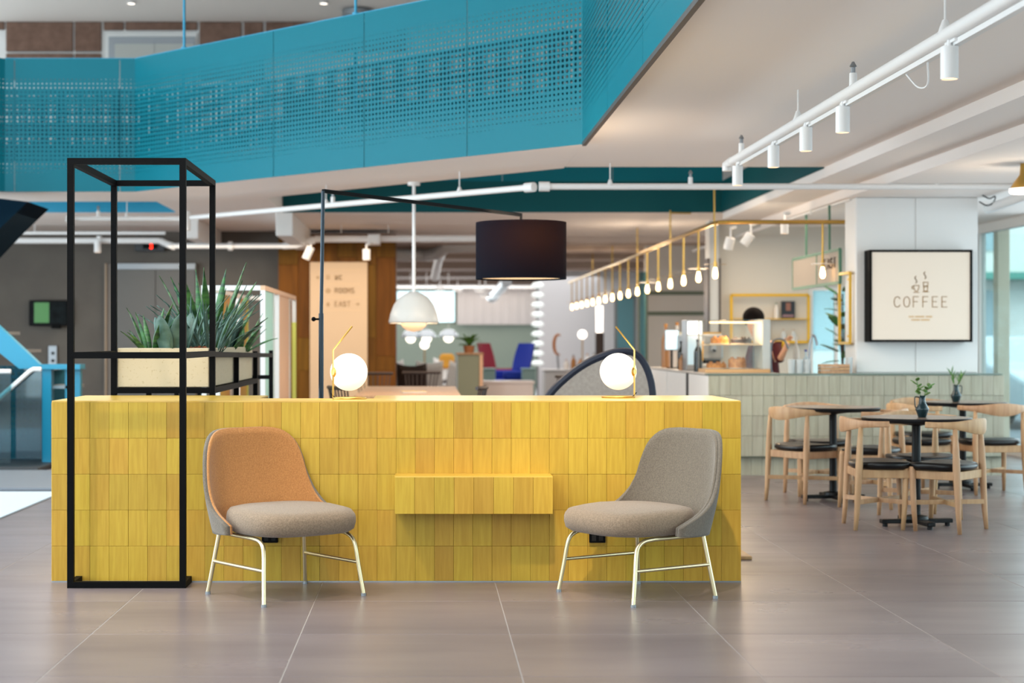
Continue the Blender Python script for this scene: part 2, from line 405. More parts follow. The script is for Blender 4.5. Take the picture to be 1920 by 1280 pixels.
# lower lift
d1 = struct('door_1', MB().box(W(197,0,23).x, W(370,0,23).x, 22.93, 23.0, 0, 2.33), M('lift_frame', '#6a625a', .6), 'grey metal lift door in the dark grey wall')
for x0, x1 in ((214, 291), (292.5, 366)):
    MB().box(W(x0,0,22.9).x, W(x1,0,22.9).x, 22.90, 22.93, 0.02, 2.24).build('door_leaf', M('lift_leaf', '#5a5855', .5, metal=.2), d1)
MB().box(W(214,0,22.9).x, W(366,0,22.9).x, 22.895, 22.93, 2.25, 2.33).build('door_header', 'steel', d1)
MB().box(W(197,0,22.9).x, W(199,0,22.9).x, 22.9, 22.93, 0, 2.33).build('door_trim', M('trim_tan', '#a58e74', .5), d1)
# walnut clad core with the direction board
wd = struct('wall_wood', MB().box(-2.02, -.415, 22.62, 23.3, 0, 2.72), 'walnut', 'brown wooden wall with the direction board')
for i in range(6):
    x0 = -2.02+i*.2675
    cuts = [0, .55+.3*(i % 2), 1.55-.25*(i % 3), 2.3+.1*(i % 2), 2.72]
    for z0, z1 in zip(cuts[:-1], cuts[1:]):
        MB().cbox(x0+.002, x0+.2655, 22.60, 22.62, z0+.002, z1-.002, .002).build('panel', 'walnut', wd)
# far dining room
struct('wall_far', MB().box(-2.6, 4.68, 46, 46.2, 0, 1.74).box(-2.6, -.85, 46, 46.2, 1.74, 3.4).box(.84, 4.68, 46, 46.2, 1.74, 3.4).box(-.85, .84, 46, 46.2, 2.7, 3.4), 'sage', 'pale green wall at the far end')
struct('wall_side', MB().box(-2.8, -2.6, 23.3, 46, 0, 3.4), 'white_paint', 'white side wall of the far room')
struct('wall_side_2', MB().box(4.68, 4.84, 21.2, 46.2, 0, 3.4), 'white_paint', 'white wall behind the far bar')
w1 = struct('window_1', MB().box(-.85, .84, 46.02, 46.08, 1.74, 1.79).box(-.85, .84, 46.02, 46.08, 2.65, 2.7).box(-.85, -.80, 46.02, 46.08, 1.74, 2.7).box(.79, .84, 46.02, 46.08, 1.74, 2.7), 'sage_dark', 'bright far window above the green wall')
MB().box(-.8, .79, 46.04, 46.05, 1.79, 2.65).build('pane', GLASS, w1)
cu = thing('window_curtain', 'sheer white curtain across the far wall beside the bright window', 'curtain', (0, 45.9, 1.72))
for k in range(9):
    x0 = .86+k*.245
    MB().grid(6, 1, lambda u, v: (x0+u*.245, -.03+.012*math.sin(u*2*PI), v*1.0)).build('curtain_fold', 'curtain', cu, True)
struct('ceiling_5', MB().box(-2.8, 4.84, 24, 46.2, 3.4, 3.5), 'dark_void', 'black open ceiling of the far room')
for k, (y0, y1, z0) in enumerate(((24.6,25.3,2.72),(26.9,27.9,2.74),(29.8,30.8,2.74),(33.4,34.6,2.72),(38.0,39.6,2.74),(43.2,46.0,2.72))):
    struct('beam_%d' % (k+1), MB().box(-2.6, 4.68, y0, y1, z0, 3.3), 'beam_paint', 'painted concrete ceiling beam of the far room')
# white box beams under the soffit on the left
for k, (xa, ya, xb, yb, yy, wd_) in enumerate(((517, 402, 549, 442, 19.6, 3.2), (346, 416, 372, 447, 20.6, 2.3))):
    a = W(xa, yb, yy); b_ = W(xb, ya, yy)
    struct('beam_%d' % (k+7), MB().cbox(a.x, b_.x, yy, yy+wd_, a.z, ZC, .01), 'white_paint', 'white box beam under the soffit')
# coffee pillar with a centre joint
pl = struct('pillar', MB().cbox(4.04, 5.19, 15.55, 15.95, 0, 2.605, .008), 'white_paint', 'white pillar that carries the coffee sign')
for x0, x1 in ((4.045, 4.595), (4.603, 5.185)):
    MB().cbox(x0, x1, 15.54, 15.552, .96, 2.60, .003).build('panel', 'white_paint', pl)
# bar back wall with a window to the right
struct('wall_bar', MB().box(3.70, 4.86, 21.0, 21.2, 0, 2.9).box(4.86, 5.75, 21.0, 21.2, 0, .7).box(4.86, 5.75, 21.0, 21.2, 1.95, 2.9), M('bar_wall', '#cfc8bc', .8), 'pale wall behind the coffee bar')
w2 = struct('window_2', MB().box(4.86, 4.92, 21.03, 21.1, .7, 1.95).box(5.70, 5.75, 21.03, 21.1, .7, 1.95).box(4.92, 5.70, 21.03, 21.1, .7, .75).box(4.92, 5.70, 21.03, 21.1, 1.9, 1.95).box(5.2, 5.24, 21.03, 21.1, .75, 1.9), 'white_paint', 'window behind the coffee bar')
for x0, x1 in ((4.92, 5.2), (5.24, 5.7)): MB().box(x0, x1, 21.06, 21.07, .75, 1.9).build('pane', GLASS, w2)
struct('wall_bar_2', MB().box(3.58, 3.70, 20.9, 21.2, 0, 2.78), M('jamb', '#c9c9c6', .6), 'pale door jamb beside the bar wall')
struct('trim_1', MB().box(3.56, 3.58, 20.88, 21.2, 0, 2.3).box(3.70, 3.72, 20.88, 21.0, 0, 2.3), 'dark_wood', 'thin dark strips on the door jamb')
struct('wall_bar_3', MB().box(2.45, 4.68, 36, 36.2, 0, 3.3), M('pale_wall', '#f0f2f6', .8), 'pale wall behind the far buffet')
struct('wall_menu', MB().box(3.45, 4.6, 26.0, 26.15, 0, 2.9), M('menu_wall', '#e6dfd6', .8), 'pale wall with two horizontal grey bands behind the bar')
for k, z in enumerate((1.98, 1.66)):
    MB().box(3.45, 4.6, 25.97, 26.0, z, z+.06).build('band', 'sage_dark', bpy.data.objects['wall_menu'])
# right hand glazing and the return window behind the pillar
w3 = struct('window_3', MB().box(6.42, 6.5, -5, 19.3, 0, .12).box(6.42, 6.5, -5, 19.3, 2.5, 2.605), 'white_paint', 'glazed wall on the street side')
for k in range(11):
    y = -4.6+k*2.38; MB().box(6.42, 6.5, y, y+.07, .12, 2.5).build('mullion', 'white_paint', w3)
    if k < 10: MB().box(6.455, 6.465, y+.07, y+2.38, .12, 2.5).build('pane', GLASS, w3)
w4 = struct('window_4', MB().box(5.2, 6.42, 19.22, 19.3, 0, .35).box(5.2, 6.42, 19.22, 19.3, 2.5, 2.605), 'white_paint', 'street window beside the coffee pillar')
for x in (5.2, 6.34): MB().box(x, x+.07, 19.22, 19.3, .35, 2.5).build('mullion', 'white_paint', w4)
MB().cbox(6.62, 6.76, 19.15, 19.3, 0, 2.6, .004).build('post', M('post_cream', '#dccab4', .6), w4)
MB().box(5.27, 6.34, 19.25, 19.26, .35, 2.5).build('pane', GLASS, w4)
# street outside
struct('ground_street', MB().box(6.5, 60, -20, 80, -.3, -.12).box(4.84, 6.5, 21.2, 80, -.3, -.12), 'asphalt', 'grey street outside the windows')
# ================================================================== BRIDGE, STAIR, PIPES
def sheet(name, p, q, z0, z1, mat, parent, th=.006):     # upright sheet from p to q (plan), UV in metres
    p, q = Vector(p), Vector(q); d = (q-p); L = d.length; n = Vector((d.y, -d.x)).normalized()*th
    me = bpy.data.meshes.new(name)
    v = [(p.x,p.y,z0),(q.x,q.y,z0),(q.x,q.y,z1),(p.x,p.y,z1)]
    v += [(a-n.x, b_-n.y, c) for a, b_, c in v]
    f = [(0,1,2,3),(7,6,5,4),(0,4,5,1),(1,5,6,2),(2,6,7,3),(3,7,4,0)]
    me.from_pydata(v, [], f); uvl = me.uv_layers.new(name='UVMap')
    uvs = [(0,0),(L,0),(L,z1-z0),(0,z1-z0)]*2
    for poly_ in me.polygons:
        for li in poly_.loop_indices: uvl.data[li].uv = uvs[me.loops[li].vertex_index] if poly_.index < 2 else (0,0)
    me.materials.append(mat); o = bpy.data.objects.new(name, me); COL.objects.link(o); o.parent = parent; return o
def diag_at(px):                                          # where the sight line of a column meets the slanting bridge edge
    A, B = Vector((-2.95, 16.8)), Vector((1.22, 12.75)); k = (px-CX)/F
    t = (A.x-k*A.y)/(k*(B.y-A.y)-(B.x-A.x)); return A+(B-A)*t
ZT = 4.12
bal2 = thing('bridge_balustrade', 'rear perforated balustrade of the bridge, coloured dark for shade, seen through the front one', 'balustrade', (0,0,0))
for a, b_ in zip([(-7.5,18.09),(-2.96,18.09),(-1.71,17.6),(1.2,14.62)], [(-2.96,18.09),(-1.71,17.6),(1.2,14.62),(3.5,14.49)]): sheet('panel', a, b_, ZC+.3, ZT-.1, PERF_D, bal2)  # darker sheet colour carries the shade behind the front panels
bal = thing('bridge_balustrade', 'long turquoise perforated steel balustrade of the bridge overhead', 'balustrade', (0,0,0))
pts = [Vector((-4.9, 16.25)), Vector((-4.28, 16.79)), Vector((-4.18, 16.8)), Vector((-3.11, 16.8)), Vector((-2.95, 16.8)), diag_at(515), diag_at(685), diag_at(878), Vector((1.22, 12.75)),
       Vector((1.22, 11.0)), Vector((1.22, 9.2)), Vector((1.22, 7.4)), Vector((1.22, 5.6))]
for a, b_ in zip(pts[:-1], pts[1:]):
    e = (b_-a).normalized()*.004
    nn = Vector(((b_-a).y, -(b_-a).x)).normalized()*.015; sheet('panel', a+e+nn, b_-e+nn, ZC-.01, ZT, PERF, bal)
MB().bar((1.215, 12.72, ZC-.012), (1.215, 5.6, ZC-.012), .03, .03).build('edge_trim', M('dark_trim', '#3a3430', .5), bal)
hr = MB()
for a, b_ in zip(pts[1:-1], pts[2:]): hr.bar((a.x, a.y+.02, ZT), (b_.x, b_.y+.02, ZT), .04, .02)
hr.build('top_rail', 'blue_paint', bal)
for px, lab in ((344, 'thin turquoise hanger rod above the bridge, in front of the upper lift door'), (666.5, 'thin turquoise hanger rod above the bridge, beside the round ceiling lamp')):
    p = diag_at(px); t = thing('hanger_rod', lab, 'rod', (p.x, p.y+.05, 3.08), group='hanger rods of the bridge')
    MB().tube([(0,0,0), (0,0,2.62)], .013).build('rod', 'blue_paint', t, True); MB().disc((0,0,1.03), .03, .04).build('collar', 'blue_paint', t, True)
# far fascias of the two ceiling openings
t = thing('bridge_fascia', 'dark teal steel fascia with perforated top across the wide ceiling opening', 'fascia', (0,0,0))
sheet('solid_panel', (-1.69, 19.485), (3.49, 19.485), ZC-.01, 3.14, M('teal_fascia', '#06494e', .6, spec=.15), t)
for k in range(4): sheet('perforated_panel', (-1.7+1.3*k, 19.485), (-1.7+1.3*(k+1)-.005, 19.485), 3.14, 4.12, PERF, t)
sheet('side_panel', (3.485, 19.47), (3.485, 14.51), ZC-.01, 3.14, MATS['teal_fascia'], t)
t = thing('bridge_fascia', 'bright blue steel fascia in the small ceiling opening above the lift', 'fascia', (0,0,0))
sheet('solid_panel', (-7.5, 19.485), (-2.96, 19.485), ZC-.01, 3.14, MATS['blue_paint'], t)
sheet('perforated_panel', (-7.5, 19.485), (-2.96, 19.485), 3.14, 4.12, PERF, t)
# stair at the left edge
st = thing('staircase', 'turquoise steel staircase with glass guard at the left edge', 'staircase', (0, 0, 0))
def plate(name, pxs, Y, th, mat, parent=st):
    return MB().vprism([(W(x, y, Y).x, W(x, y, Y).z) for x, y in pxs], Y, Y+th).build(name, mat, parent)
plate('stringer', [(-260,388),(0,613),(77,685),(77,691),(36,691),(0,662),(-300,402)], 16.4, .10, 'blue_paint')
plate('newel_post', [(79,684),(96,684),(96,872),(79,868)], 16.45, .12, 'blue_paint')
plate('rail_cap', [(76,683),(150,683),(150,692),(76,692)], 16.4, .25, 'blue_paint')
plate('side_plate', [(122,692),(150,692),(150,870),(122,870)], 16.5, .1, 'blue_paint')
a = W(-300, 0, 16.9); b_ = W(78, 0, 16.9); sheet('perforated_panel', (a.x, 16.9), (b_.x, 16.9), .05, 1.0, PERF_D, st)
MB().box(W(-300,0,17.1).x, W(127,0,17.1).x, 17.1, 17.15, 0.05, 1.0).build('back_plate', 'teal_dark', st)
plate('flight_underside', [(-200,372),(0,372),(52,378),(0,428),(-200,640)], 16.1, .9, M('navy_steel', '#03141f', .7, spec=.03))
for k in range(4):
    z = 1.35-.18*k; MB().box(-4.45+.22*k, -4.2+.22*k, 16.5, 17.1, z-.03, z).build('step', 'steel', st)
g = MB().vprism([(W(x,y,16.0).x, W(x,y,16.0).z) for x, y in ((-120,800),(-120,706),(20,700),(20,868),(-120,868))], 16.0, 16.012).build('glass_guard', GLASS_B, st)
g = MB().vprism([(W(x,y,16.1).x, W(x,y,16.1).z) for x, y in ((0,745),(58,694),(78,694),(78,860),(0,860))], 16.1, 16.112).build('glass_guard', GLASS_B, st)
MB().tube([W(-60,800,16.05), W(-5,749,16.05), W(57,695,16.05), W(63,692,16.05), W(77,692,16.05)], .022).build('handrail', 'white_pipe', st, True)
MB().tube([W(-120,697,15.95), W(20,696,15.95)], .022).build('handrail', 'white_pipe', st, True)
MB().cbox(-6.5, W(79,0,15.9).x, 15.75, 17.6, 0, .05, .01).build('base_plate', 'plinth_dark', st)
tag(MB().cbox(-6.5, -3.02, 13.78, 15.72, 0, .03, .008).build('floor_platform', 'plinth_grey'), 'low grey platform in front of the turquoise staircase', 'platform')
tag(MB().cbox(-7, -3.0, 8.6, 13.66, 0, .012, .004).build('entrance_mat', 'rug_white'), 'bright white mat on the floor left of the yellow desk', 'mat')

def pipe_hanger(parent, x, y, z, zc, sprinkler=False):
    MB().tube([(x,y,z), (x,y,zc)], .005, 6).build('hanger', 'white_pipe', parent, True)
    MB().tube([(x,y,z-.01), (x,y,z+.05)], [.034,.012], 10).build('clamp', 'white_pipe', parent, True)
def sprinkler(parent, x, y, z):
    o = MB().tube([(x,y,z), (x,y,z+.07)], [.022,.02], 10).build('sprinkler', 'white_pipe', parent, True)
    MB().tube([(x,y,z+.07), (x,y,z+.10), (x,y,z+.105), (x,y,z+.13)], [.012,.012,.02,.006], 8).build('sprinkler_head', 'steel', o, True)
def can_light(label, x, y, z, tilt=(0,0), r=.038, h=.14, group='white spotlight cans on the pipes', stem=.10, on=8, spot=60):
    t = thing('spotlight', label, 'spotlight', (x, y, z), group=group)
    MB().box(.0, .05, -.07, .07, stem-.005, stem+.02).build('adapter', 'white_pipe', t)
    MB().tube([(0,0,0), (0,0,stem+.02)], .010, 8).build('stem', 'white_pipe', t, True)
    c = MB().lathe([(.006,0),(r,0),(r,-h),(r-.004,-h),(r-.004,-h+.012)], 20).build('can', 'white_pipe', t, True)
    c.rotation_euler = (tilt[0], tilt[1], 0)
    MB().disc((0,0,-h+.008), r-.004, .003).build('lens', 'lit_lens', c, True)
    if on:
        R = Matrix.Rotation(tilt[1], 3, 'Y') @ Matrix.Rotation(tilt[0], 3, 'X')
        p = Vector((x,y,z)) + R @ Vector((0,0,-h-.02)); light('SPOT', 'spotlight_beam', p, on, SOFT, spot=spot, blend=.8, radius=.04, target=p+R @ Vector((0,0,-1)))
    return t
# pipe with spotlights running towards the camera
ZP, XP = 2.58, 2.26
t = thing('ceiling_pipe', 'thick white pipe with spotlights running forward under the ceiling', 'pipe', (0,0,0))
MB().tube([(XP,4.2,ZP), (XP,12.25,ZP)], .031, 14).build('pipe', 'white_pipe', t, True)
MB().box(XP+.012, XP+.045, 4.2, 12.0, ZP-.055, ZP-.03).build('track', 'white_pipe', t)
MB().tube([(XP,12.2,ZP), (XP,12.42,ZP), (XP,12.42,ZP-.05)], .036, 12).build('elbow', 'white_pipe', t, True)
for y in (7.2, 10.05): pipe_hanger(t, XP, y, ZP+.02, ZC)
for y in (8.75, 11.85): sprinkler(t, XP, y, ZP+.02)
MB().tube(bez([(XP+.03,7.9,ZP-.05),(XP+.06,7.8,ZP-.13),(XP+.06,7.65,ZP-.14),(XP+.03,7.55,ZP-.05)]), .004, 6).build('cable', 'white_pipe', t, True)
for k, y in enumerate((7.14, 8.97, 9.84, 10.76, 12.0)):
    can_light('white spotlight can under the long ceiling pipe, number %s counted from the camera' % ('one','two','three','four','five')[k], XP, y, 2.522, on=3.5, stem=.02)
# pipe that follows the bridge
t = thing('ceiling_pipe', 'white pipe that follows the underside of the bridge behind the drum lamp', 'pipe', (0,0,0))
MB().tube([(5.12,14.2,ZP), (1.0,14.2,ZP)], .027, 12).build('pipe', 'white_pipe', t, True)
MB().tube([(.92,14.25,ZP), (-2.52,17.75,ZP)], .027, 12).build('pipe', 'white_pipe', t, True)
MB().tube([(-2.62,17.9,ZP), (-3.85,17.9,ZP)], .027, 12).build('pipe', 'white_pipe', t, True)
for p, q in (((1.06,14.2,ZP),(.97,14.2,ZP)), ((.93,14.24,ZP),(.86,14.31,ZP)), ((-3.80,17.9,ZP),(-3.9,17.9,ZP))): MB().tube([p, q], .042, 12).build('coupling', 'white_pipe', t, True)
MB().tube([(-2.60,17.9,ZP+.08), (-2.60,17.9,ZP-.13)], .05, 12).build('valve', 'white_pipe', t, True)
for x, y in ((1.58,14.2), (.30,14.88), (4.38,14.2), (-3.24,17.9), (-.98,16.2)): pipe_hanger(t, x, y, ZP+.01, ZC)
for x, y in ((2.27,14.2), (-.91,16.12), (-3.55,17.9)): sprinkler(t, x, y, ZP+.01)
# far pipes near the lift
t = thing('ceiling_pipe', 'white pipe under the ceiling in front of the grey lift wall', 'pipe', (0,0,0))
MB().tube([W(-40,451,21.8), W(300,451,21.8)], .04, 12).build('pipe', 'white_pipe', t, True)
MB().bar(W(-40,437,21.7), W(310,437,21.7), .05, .035).build('track', 'white_pipe', t)
MB().tube([W(300,451,21.8), W(312,457,21.8), W(326,462,21.6)], .045, 12).build('elbow', 'white_pipe', t, True)
MB().tube([W(326,461,21.6), W(530,461,21.6)], .037, 12).build('pipe', 'white_pipe', t, True)
MB().tube([W(530,461,21.6), W(556,460,21.6), W(590,448,21.6)], .045, 12).build('elbow', 'white_pipe', t, True)
MB().tube([W(590,448,21.6), W(900,447,21.6)], .046, 12).build('pipe', 'white_pipe', t, True)
for px in (432, 710): MB().tube([W(px-4,461 if px < 500 else 447,21.6), W(px+4,461 if px < 500 else 447,21.6)], .062, 12).build('coupling', 'white_pipe', t, True)
for px in (30, 65, 640, 728): q = W(px, 437, 21.7); MB().tube([q, (q.x,q.y,ZC)], .006, 6).build('hanger', 'white_pipe', t, True)
MB().cbox(W(690,0,21.5).x, W(712,0,21.5).x, 21.4, 21.8, W(0,458,21.5).z, W(0,440,21.5).z, .005).build('junction_box', 'white_pipe', t)
q = W(183, 453, 21.7); can_light('white spotlight can on the pipe left of the lift', q.x, q.y, q.z, h=.14, r=.045, stem=.05, on=14)
q = W(583, 463, 21.4); can_light('white spotlight can tilted towards the wooden wall', q.x, q.y, q.z, (0, .42), h=.17, r=.05, stem=.05, on=0)
q = W(687, 467, 21.4); can_light('white spotlight can above the direction board', q.x, q.y, q.z, h=.14, r=.048, stem=.06, on=0)
light('SPOT', 'board_wash', W(640, 440, 20.2), 16, WARM, spot=75, blend=.9, radius=.1, target=W(640, 640, 22.6))
t = thing('ceiling_pipe', 'short white pipe under the lower ceiling right of the coffee pillar', 'pipe', (0,0,0))
MB().tube([(5.3,15.6,2.50), (5.12,13.2,2.53)], .045, 12).build('pipe', 'white_pipe', t, True)
MB().tube(bez([W(1836,378,15.3), W(1850,385,15.3), W(1862,380,15.3), W(1866,368,15.3), W(1855,372,15.3), W(1842,366,15.3)]), .006, 6).build('cable', 'black_metal', t, True)
pipe_hanger(t, 5.22, 14.6, 2.53, 2.605)
# brass bell lamp at the right edge
t = thing('ceiling_lamp', 'brass bell lamp with glowing white rim at the right edge', 'lamp', W(1925, 362, 12.6))
MB().lathe([(.0,.30),(.06,.30),(.06,.235),(.0,.235)], 20).build('mount', 'white_pipe', t, True)
MB().lathe([(.045,.235),(.052,.14),(.10,.075),(.125,.03),(.125,.02),(.11,.02)], 28).build('shade', 'brass', t, True)
MB().lathe([(.0,0),(.118,0),(.128,.01),(.128,.035),(.0,.035)], 28).build('diffuser', 'lit_white', t, True)
light('POINT', 'bell_lamp_light', W(1925, 385, 12.6), 10, SOFT, radius=.1)
# upper ceiling lamps
for px, py, r, lab in ((670, 17, .17, 'round grey ceiling lamp on the upper ceiling'), (246, -1, .05, 'small recessed downlight in the upper ceiling, near the hanger rod'), (607, -1, .05, 'small recessed downlight in the upper ceiling, near the round lamp')):
    Y = 4.45*F/(CY-max(py, 3)); Y = min(Y, 22.6)
    t = thing('ceiling_lamp', lab, 'lamp', ((px-CX)*Y/F, Y, 5.7), group='upper ceiling lamps')
    MB().lathe([(r*.6,0),(r*1.2,-.02),(r*1.2,-.10 if r > .1 else -.03),(r,-.10 if r > .1 else -.03)], 24).build('housing', 'steel' if r > .1 else 'white_pipe', t, True)
    MB().disc((0,0,-.09 if r > .1 else -.025), r*.98, .004).build('diffuser', 'lit_white' if r < .1 else 'lamp_white', t, True)

# ================================================================== YELLOW DESK
DX0, PW, DY0, DY1, DZ = -1.947, .09953, 8.60, 9.45, .942
desk = thing('reception_desk', 'long low yellow desk clad in upright wooden tiles', 'desk', (0,0,0))
RH = .934/5
XN0, XN1, YN = (487-CX)*8.97/F, (700-CX)*8.97/F, 8.97
poly = [(DX0+.012,DY0+.012),(DX0+36*PW-.012,DY0+.012),(DX0+36*PW-.012,DY1),(XN1,DY1),(XN1,YN),(XN0,YN),(XN0,DY1),(DX0+.012,DY1)]
MB().prism(poly, 0.004, .934).build('body', 'yellow_core', desk)
MB().prism([(DX0,DY0),(DX0+36*PW,DY0),(DX0+36*PW,DY1),(XN1,DY1),(XN1,YN),(XN0,YN),(XN0,DY1),(DX0,DY1)], .9345, DZ).build('top', M('yellow_top', '#cfaa48', .30, col2='#c49c3c', nscale=(3,30,3)), desk)
for k in range(1, 9): pass
g_ = .0005
tm = MB().cbox(g_, PW-g_, -.014, 0, g_, RH-g_, .0007).mesh('tile'); tm.materials.append(MATS['yellow_wood'])
for i in range(36):
    for j in range(5):
        inst(tm, 'tile', desk, (DX0+i*PW, DY0+.012-random.random()*.0014, j*RH))
nd = 8; pd = (DY1-DY0)/nd
for side in (0, 1):
    for i in range(nd):
        for j in range(5):
            if side: o = inst(tm, 'tile', desk, (DX0+36*PW-.012, DY0+i*pd, j*RH), (0,0,PI/2), (pd/PW,1,1))
            else: o = inst(tm, 'tile', desk, (DX0+.012, DY0+(i+1)*pd, j*RH), (0,0,-PI/2), (pd/PW,1,1))
MB().box(DX0, DX0+36*PW, DY0-.008, DY0, 0, .006).build('base_trim', 'steel', desk)
# the jutting shelf box
SX0 = DX0+18*PW-.004; SW = 8*PW+.008
sh = MB().box(SX0+.012, SX0+SW-.012, DY0-.185, DY0, 2*RH+.002, 3*RH-.002).build('shelf_box', 'yellow_core', desk)
sm = MB().cbox(g_, SW/8-g_, -.012, .002, g_, RH-g_, .0007).mesh('tile'); sm.materials.append(MATS['yellow_wood'])
for i in range(8): inst(sm, 'tile', sh, (SX0+i*SW/8, DY0-.187, 2*RH))
MB().cbox(SX0, SX0+SW, DY0-.198, DY0-.003, 3*RH-.002, 3*RH+.004, .001).build('shelf_top', 'yellow_top', sh)
MB().cbox(SX0, SX0+.012, DY0-.187, DY0-.003, 2*RH, 3*RH-.002, .001).build('shelf_side', 'yellow_wood', sh)
MB().cbox(SX0+SW-.012, SX0+SW, DY0-.187, DY0-.003, 2*RH, 3*RH-.002, .001).build('shelf_side', 'yellow_wood', sh)
for px in (506, 1120):
    a = W(px-15, 1017, 8.585); b_ = W(px+15, 999, 8.585)
    s_ = MB().cbox(a.x, b_.x, 8.578, 8.605, a.z, b_.z, .002).build('power_socket', 'black_metal', desk)
    MB().box(a.x+.012, a.x+.034, 8.5765, 8.58, a.z+.010, b_.z-.010).box(b_.x-.034, b_.x-.012, 8.5765, 8.58, a.z+.010, b_.z-.010).build('outlet', 'dark_void', s_)
tag(MB().cbox(.6, 1.868, 9.47, 10.6, 0, .02, .004).build('floor_board', 'oak'), 'pale wooden floor board jutting out behind the right end of the desk', 'board')

# ================================================================== BLACK FRAME, PLANTER, PLANTS
fr = thing('plant_rack', 'tall black square tube frame straddling the left end of the desk', 'frame', (0,0,0))
T = .032; FX0, FX1 = (127-CX)*8.394/F, (349-CX)*8.394/F; FY0, FY1 = 8.394, 9.555; FZ = 2.18
RX0, RX1 = FX0-.0, FX1+.0
def fbar(n, p, q): return MB().bar(p, q, T, T).build(n, 'black_metal', fr)
for x in (FX0+T/2, FX1-T/2):
    fbar('post', (x,FY0,0), (x,FY0,FZ)); fbar('post', (x,FY1,0), (x,FY1,FZ))
    fbar('side_rail', (x,FY0+T/2,FZ-T/2), (x,FY1-T/2,FZ-T/2)); fbar('foot_rail', (x,FY0+T/2,T/2), (x,DY0-.006,T/2))
    fbar('side_rail', (x,FY0+T/2,1.18), (x,FY1-T/2,1.18))
for y in (FY0, FY1):
    fbar('cross_rail', (FX0+T,y,FZ-T/2), (FX1-T,y,FZ-T/2))
fbar('cross_rail', (FX0+T,FY0,1.18), (FX1-T,FY0,1.18)); fbar('foot_rail', (FX0+T,FY0,T/2), (FX1-T,FY0,T/2))
fbar('cross_rail', (FX0+T,FY1,.967), (FX1-T,FY1,.967))
bays = [FY1+1.2*k for k in (1,2,3)]
for y in bays:
    for x in (FX0+T/2, FX1-T/2): fbar('post', (x,y,0), (x,y,1.18))
    fbar('cross_rail', (FX0+T,y,.967), (FX1-T,y,.967))
for x in (FX0+T/2, FX1-T/2):
    fbar('side_rail', (x,FY1+T/2,1.175), (x,bays[-1]+T/2,1.14)); fbar('side_rail', (x,FY1+T/2,.967), (x,bays[1],.967))
pb = thing('planter_box', 'speckled cream stone planter carried in the black frame', 'planter', (0,0,0))
PX0, PX1, PY0, PY1, PZ0, PZ1 = FX0+T+.004, FX1-T-.004, FY1-.005, bays[1]-.03, .986, 1.212
po = MB().cbox(PX0, PX1, PY0, PY0+.03, PZ0, PZ1, .004).build('front_wall', 'terrazzo', pb)
MB().cbox(PX0, PX1, PY1-.03, PY1, PZ0, PZ1, .004).build('back_wall', 'terrazzo', pb)
for x0 in (PX0, PX1-.03): MB().cbox(x0, x0+.03, PY0+.03, PY1-.03, PZ0, PZ1, .004).build('side_wall', 'terrazzo', pb)
MB().box(PX0+.03, PX1-.03, PY0+.03, PY1-.03, PZ0, PZ0+.16).build('bottom', 'terrazzo', pb)
pg = MB()
for k in range(900):
    x = random.uniform(PX0+.035, PX1-.035); y = random.uniform(PY0+.035, PY1-.04); r = random.uniform(.008, .014)
    pg.ball((x, y, PZ1-.022+.028*random.random()*(.5+.5*math.sin((x+1.5)*6))), r, 5, 3)
tag(pg.build('clay_granules', 'clay', None, True), 'rust brown clay granules filling the stone planter', 'granules', None, 'stuff')
def blade(L, wd, bend, nseg=7, fold=.35, round_=False, twist=0):
    mb = MB(); rows = []
    for i in range(nseg+1):
        t = i/nseg; a = bend*t*t
        x = L*bend*.5*t*t; z = L*t*(1-.15*bend*bend*t)
        if round_: hw = wd*.5*max(.02, math.sin(PI*min(1, .12+.88*t)))**.55
        else: hw = wd*.5*(.55+.45*math.sin(PI*min(t*1.1+.1, 1))) * (1 if t < .6 else max(.03, 1-((t-.6)/.4)**1.7))
        ca, sa = math.cos(twist*t), math.sin(twist*t)
        for s_, off in ((-1, fold*hw), (0, 0), (1, fold*hw)):
            y = s_*hw; xx = off
            mb.v.append((x+xx*ca-y*sa, y*ca+xx*sa, z))
    for i in range(nseg):
        for k in (0, 1):
            a = i*3+k; mb.f.append((a, a+1, a+4, a+3))
    return mb
def leaf_mesh(mb, mat, th=.004):
    me = mb.mesh('leaf'); me.materials.append(MATS[mat]); me.polygons.foreach_set('use_smooth', [True]*len(me.polygons)); return me
def add_leaf(me, parent, loc, rz, tilt, sc=1):
    o = inst(me, 'leaf', parent, loc, (0, tilt, rz), (sc, sc, sc)); md = o.modifiers.new('thickness', 'SOLIDIFY'); md.thickness = .004; return o
def plant(label, loc, kinds):
    t = thing('snake_plant', label, 'plant', loc, group='plants in the stone planter')
    for me, n, spread, tilt, s0, s1 in kinds:
        for k in range(n):
            a = 2*PI*k/n+random.uniform(-.35, .35)
            add_leaf(me, t, (spread*math.cos(a), spread*math.sin(a), 0), a, random.uniform(tilt*.3, tilt), random.uniform(s0, s1))
    return t
L_tall = leaf_mesh(blade(.34, .045, .35), 'leaf_dark'); L_tall2 = leaf_mesh(blade(.46, .05, .25, twist=.5), 'leaf_dark')
L_grass = leaf_mesh(blade(.34, .014, .6, 6), 'leaf_grey'); L_broad = leaf_mesh(blade(.20, .10, .25, 8, .15, True), 'leaf_grey'); L_short = leaf_mesh(blade(.22, .035, .5), 'leaf_dark')
zs = PZ1-.03
plant('banded snake plant with upright leaves at the left end of the planter', (-1.60, PY0+.12, zs), [(L_tall, 6, .035, .4, .75, 1.0), (L_short, 7, .05, .75, .8, 1.1)])
plant('grey leaved snake plant with broad rounded paddles near the front post', (-1.47, PY0+.09, zs), [(L_broad, 6, .06, .3, .95, 1.25)])
plant('tuft of thin grassy leaves behind the rounded paddles', (-1.42, PY0+.42, zs), [(L_grass, 22, .05, .6, .8, 1.25)])
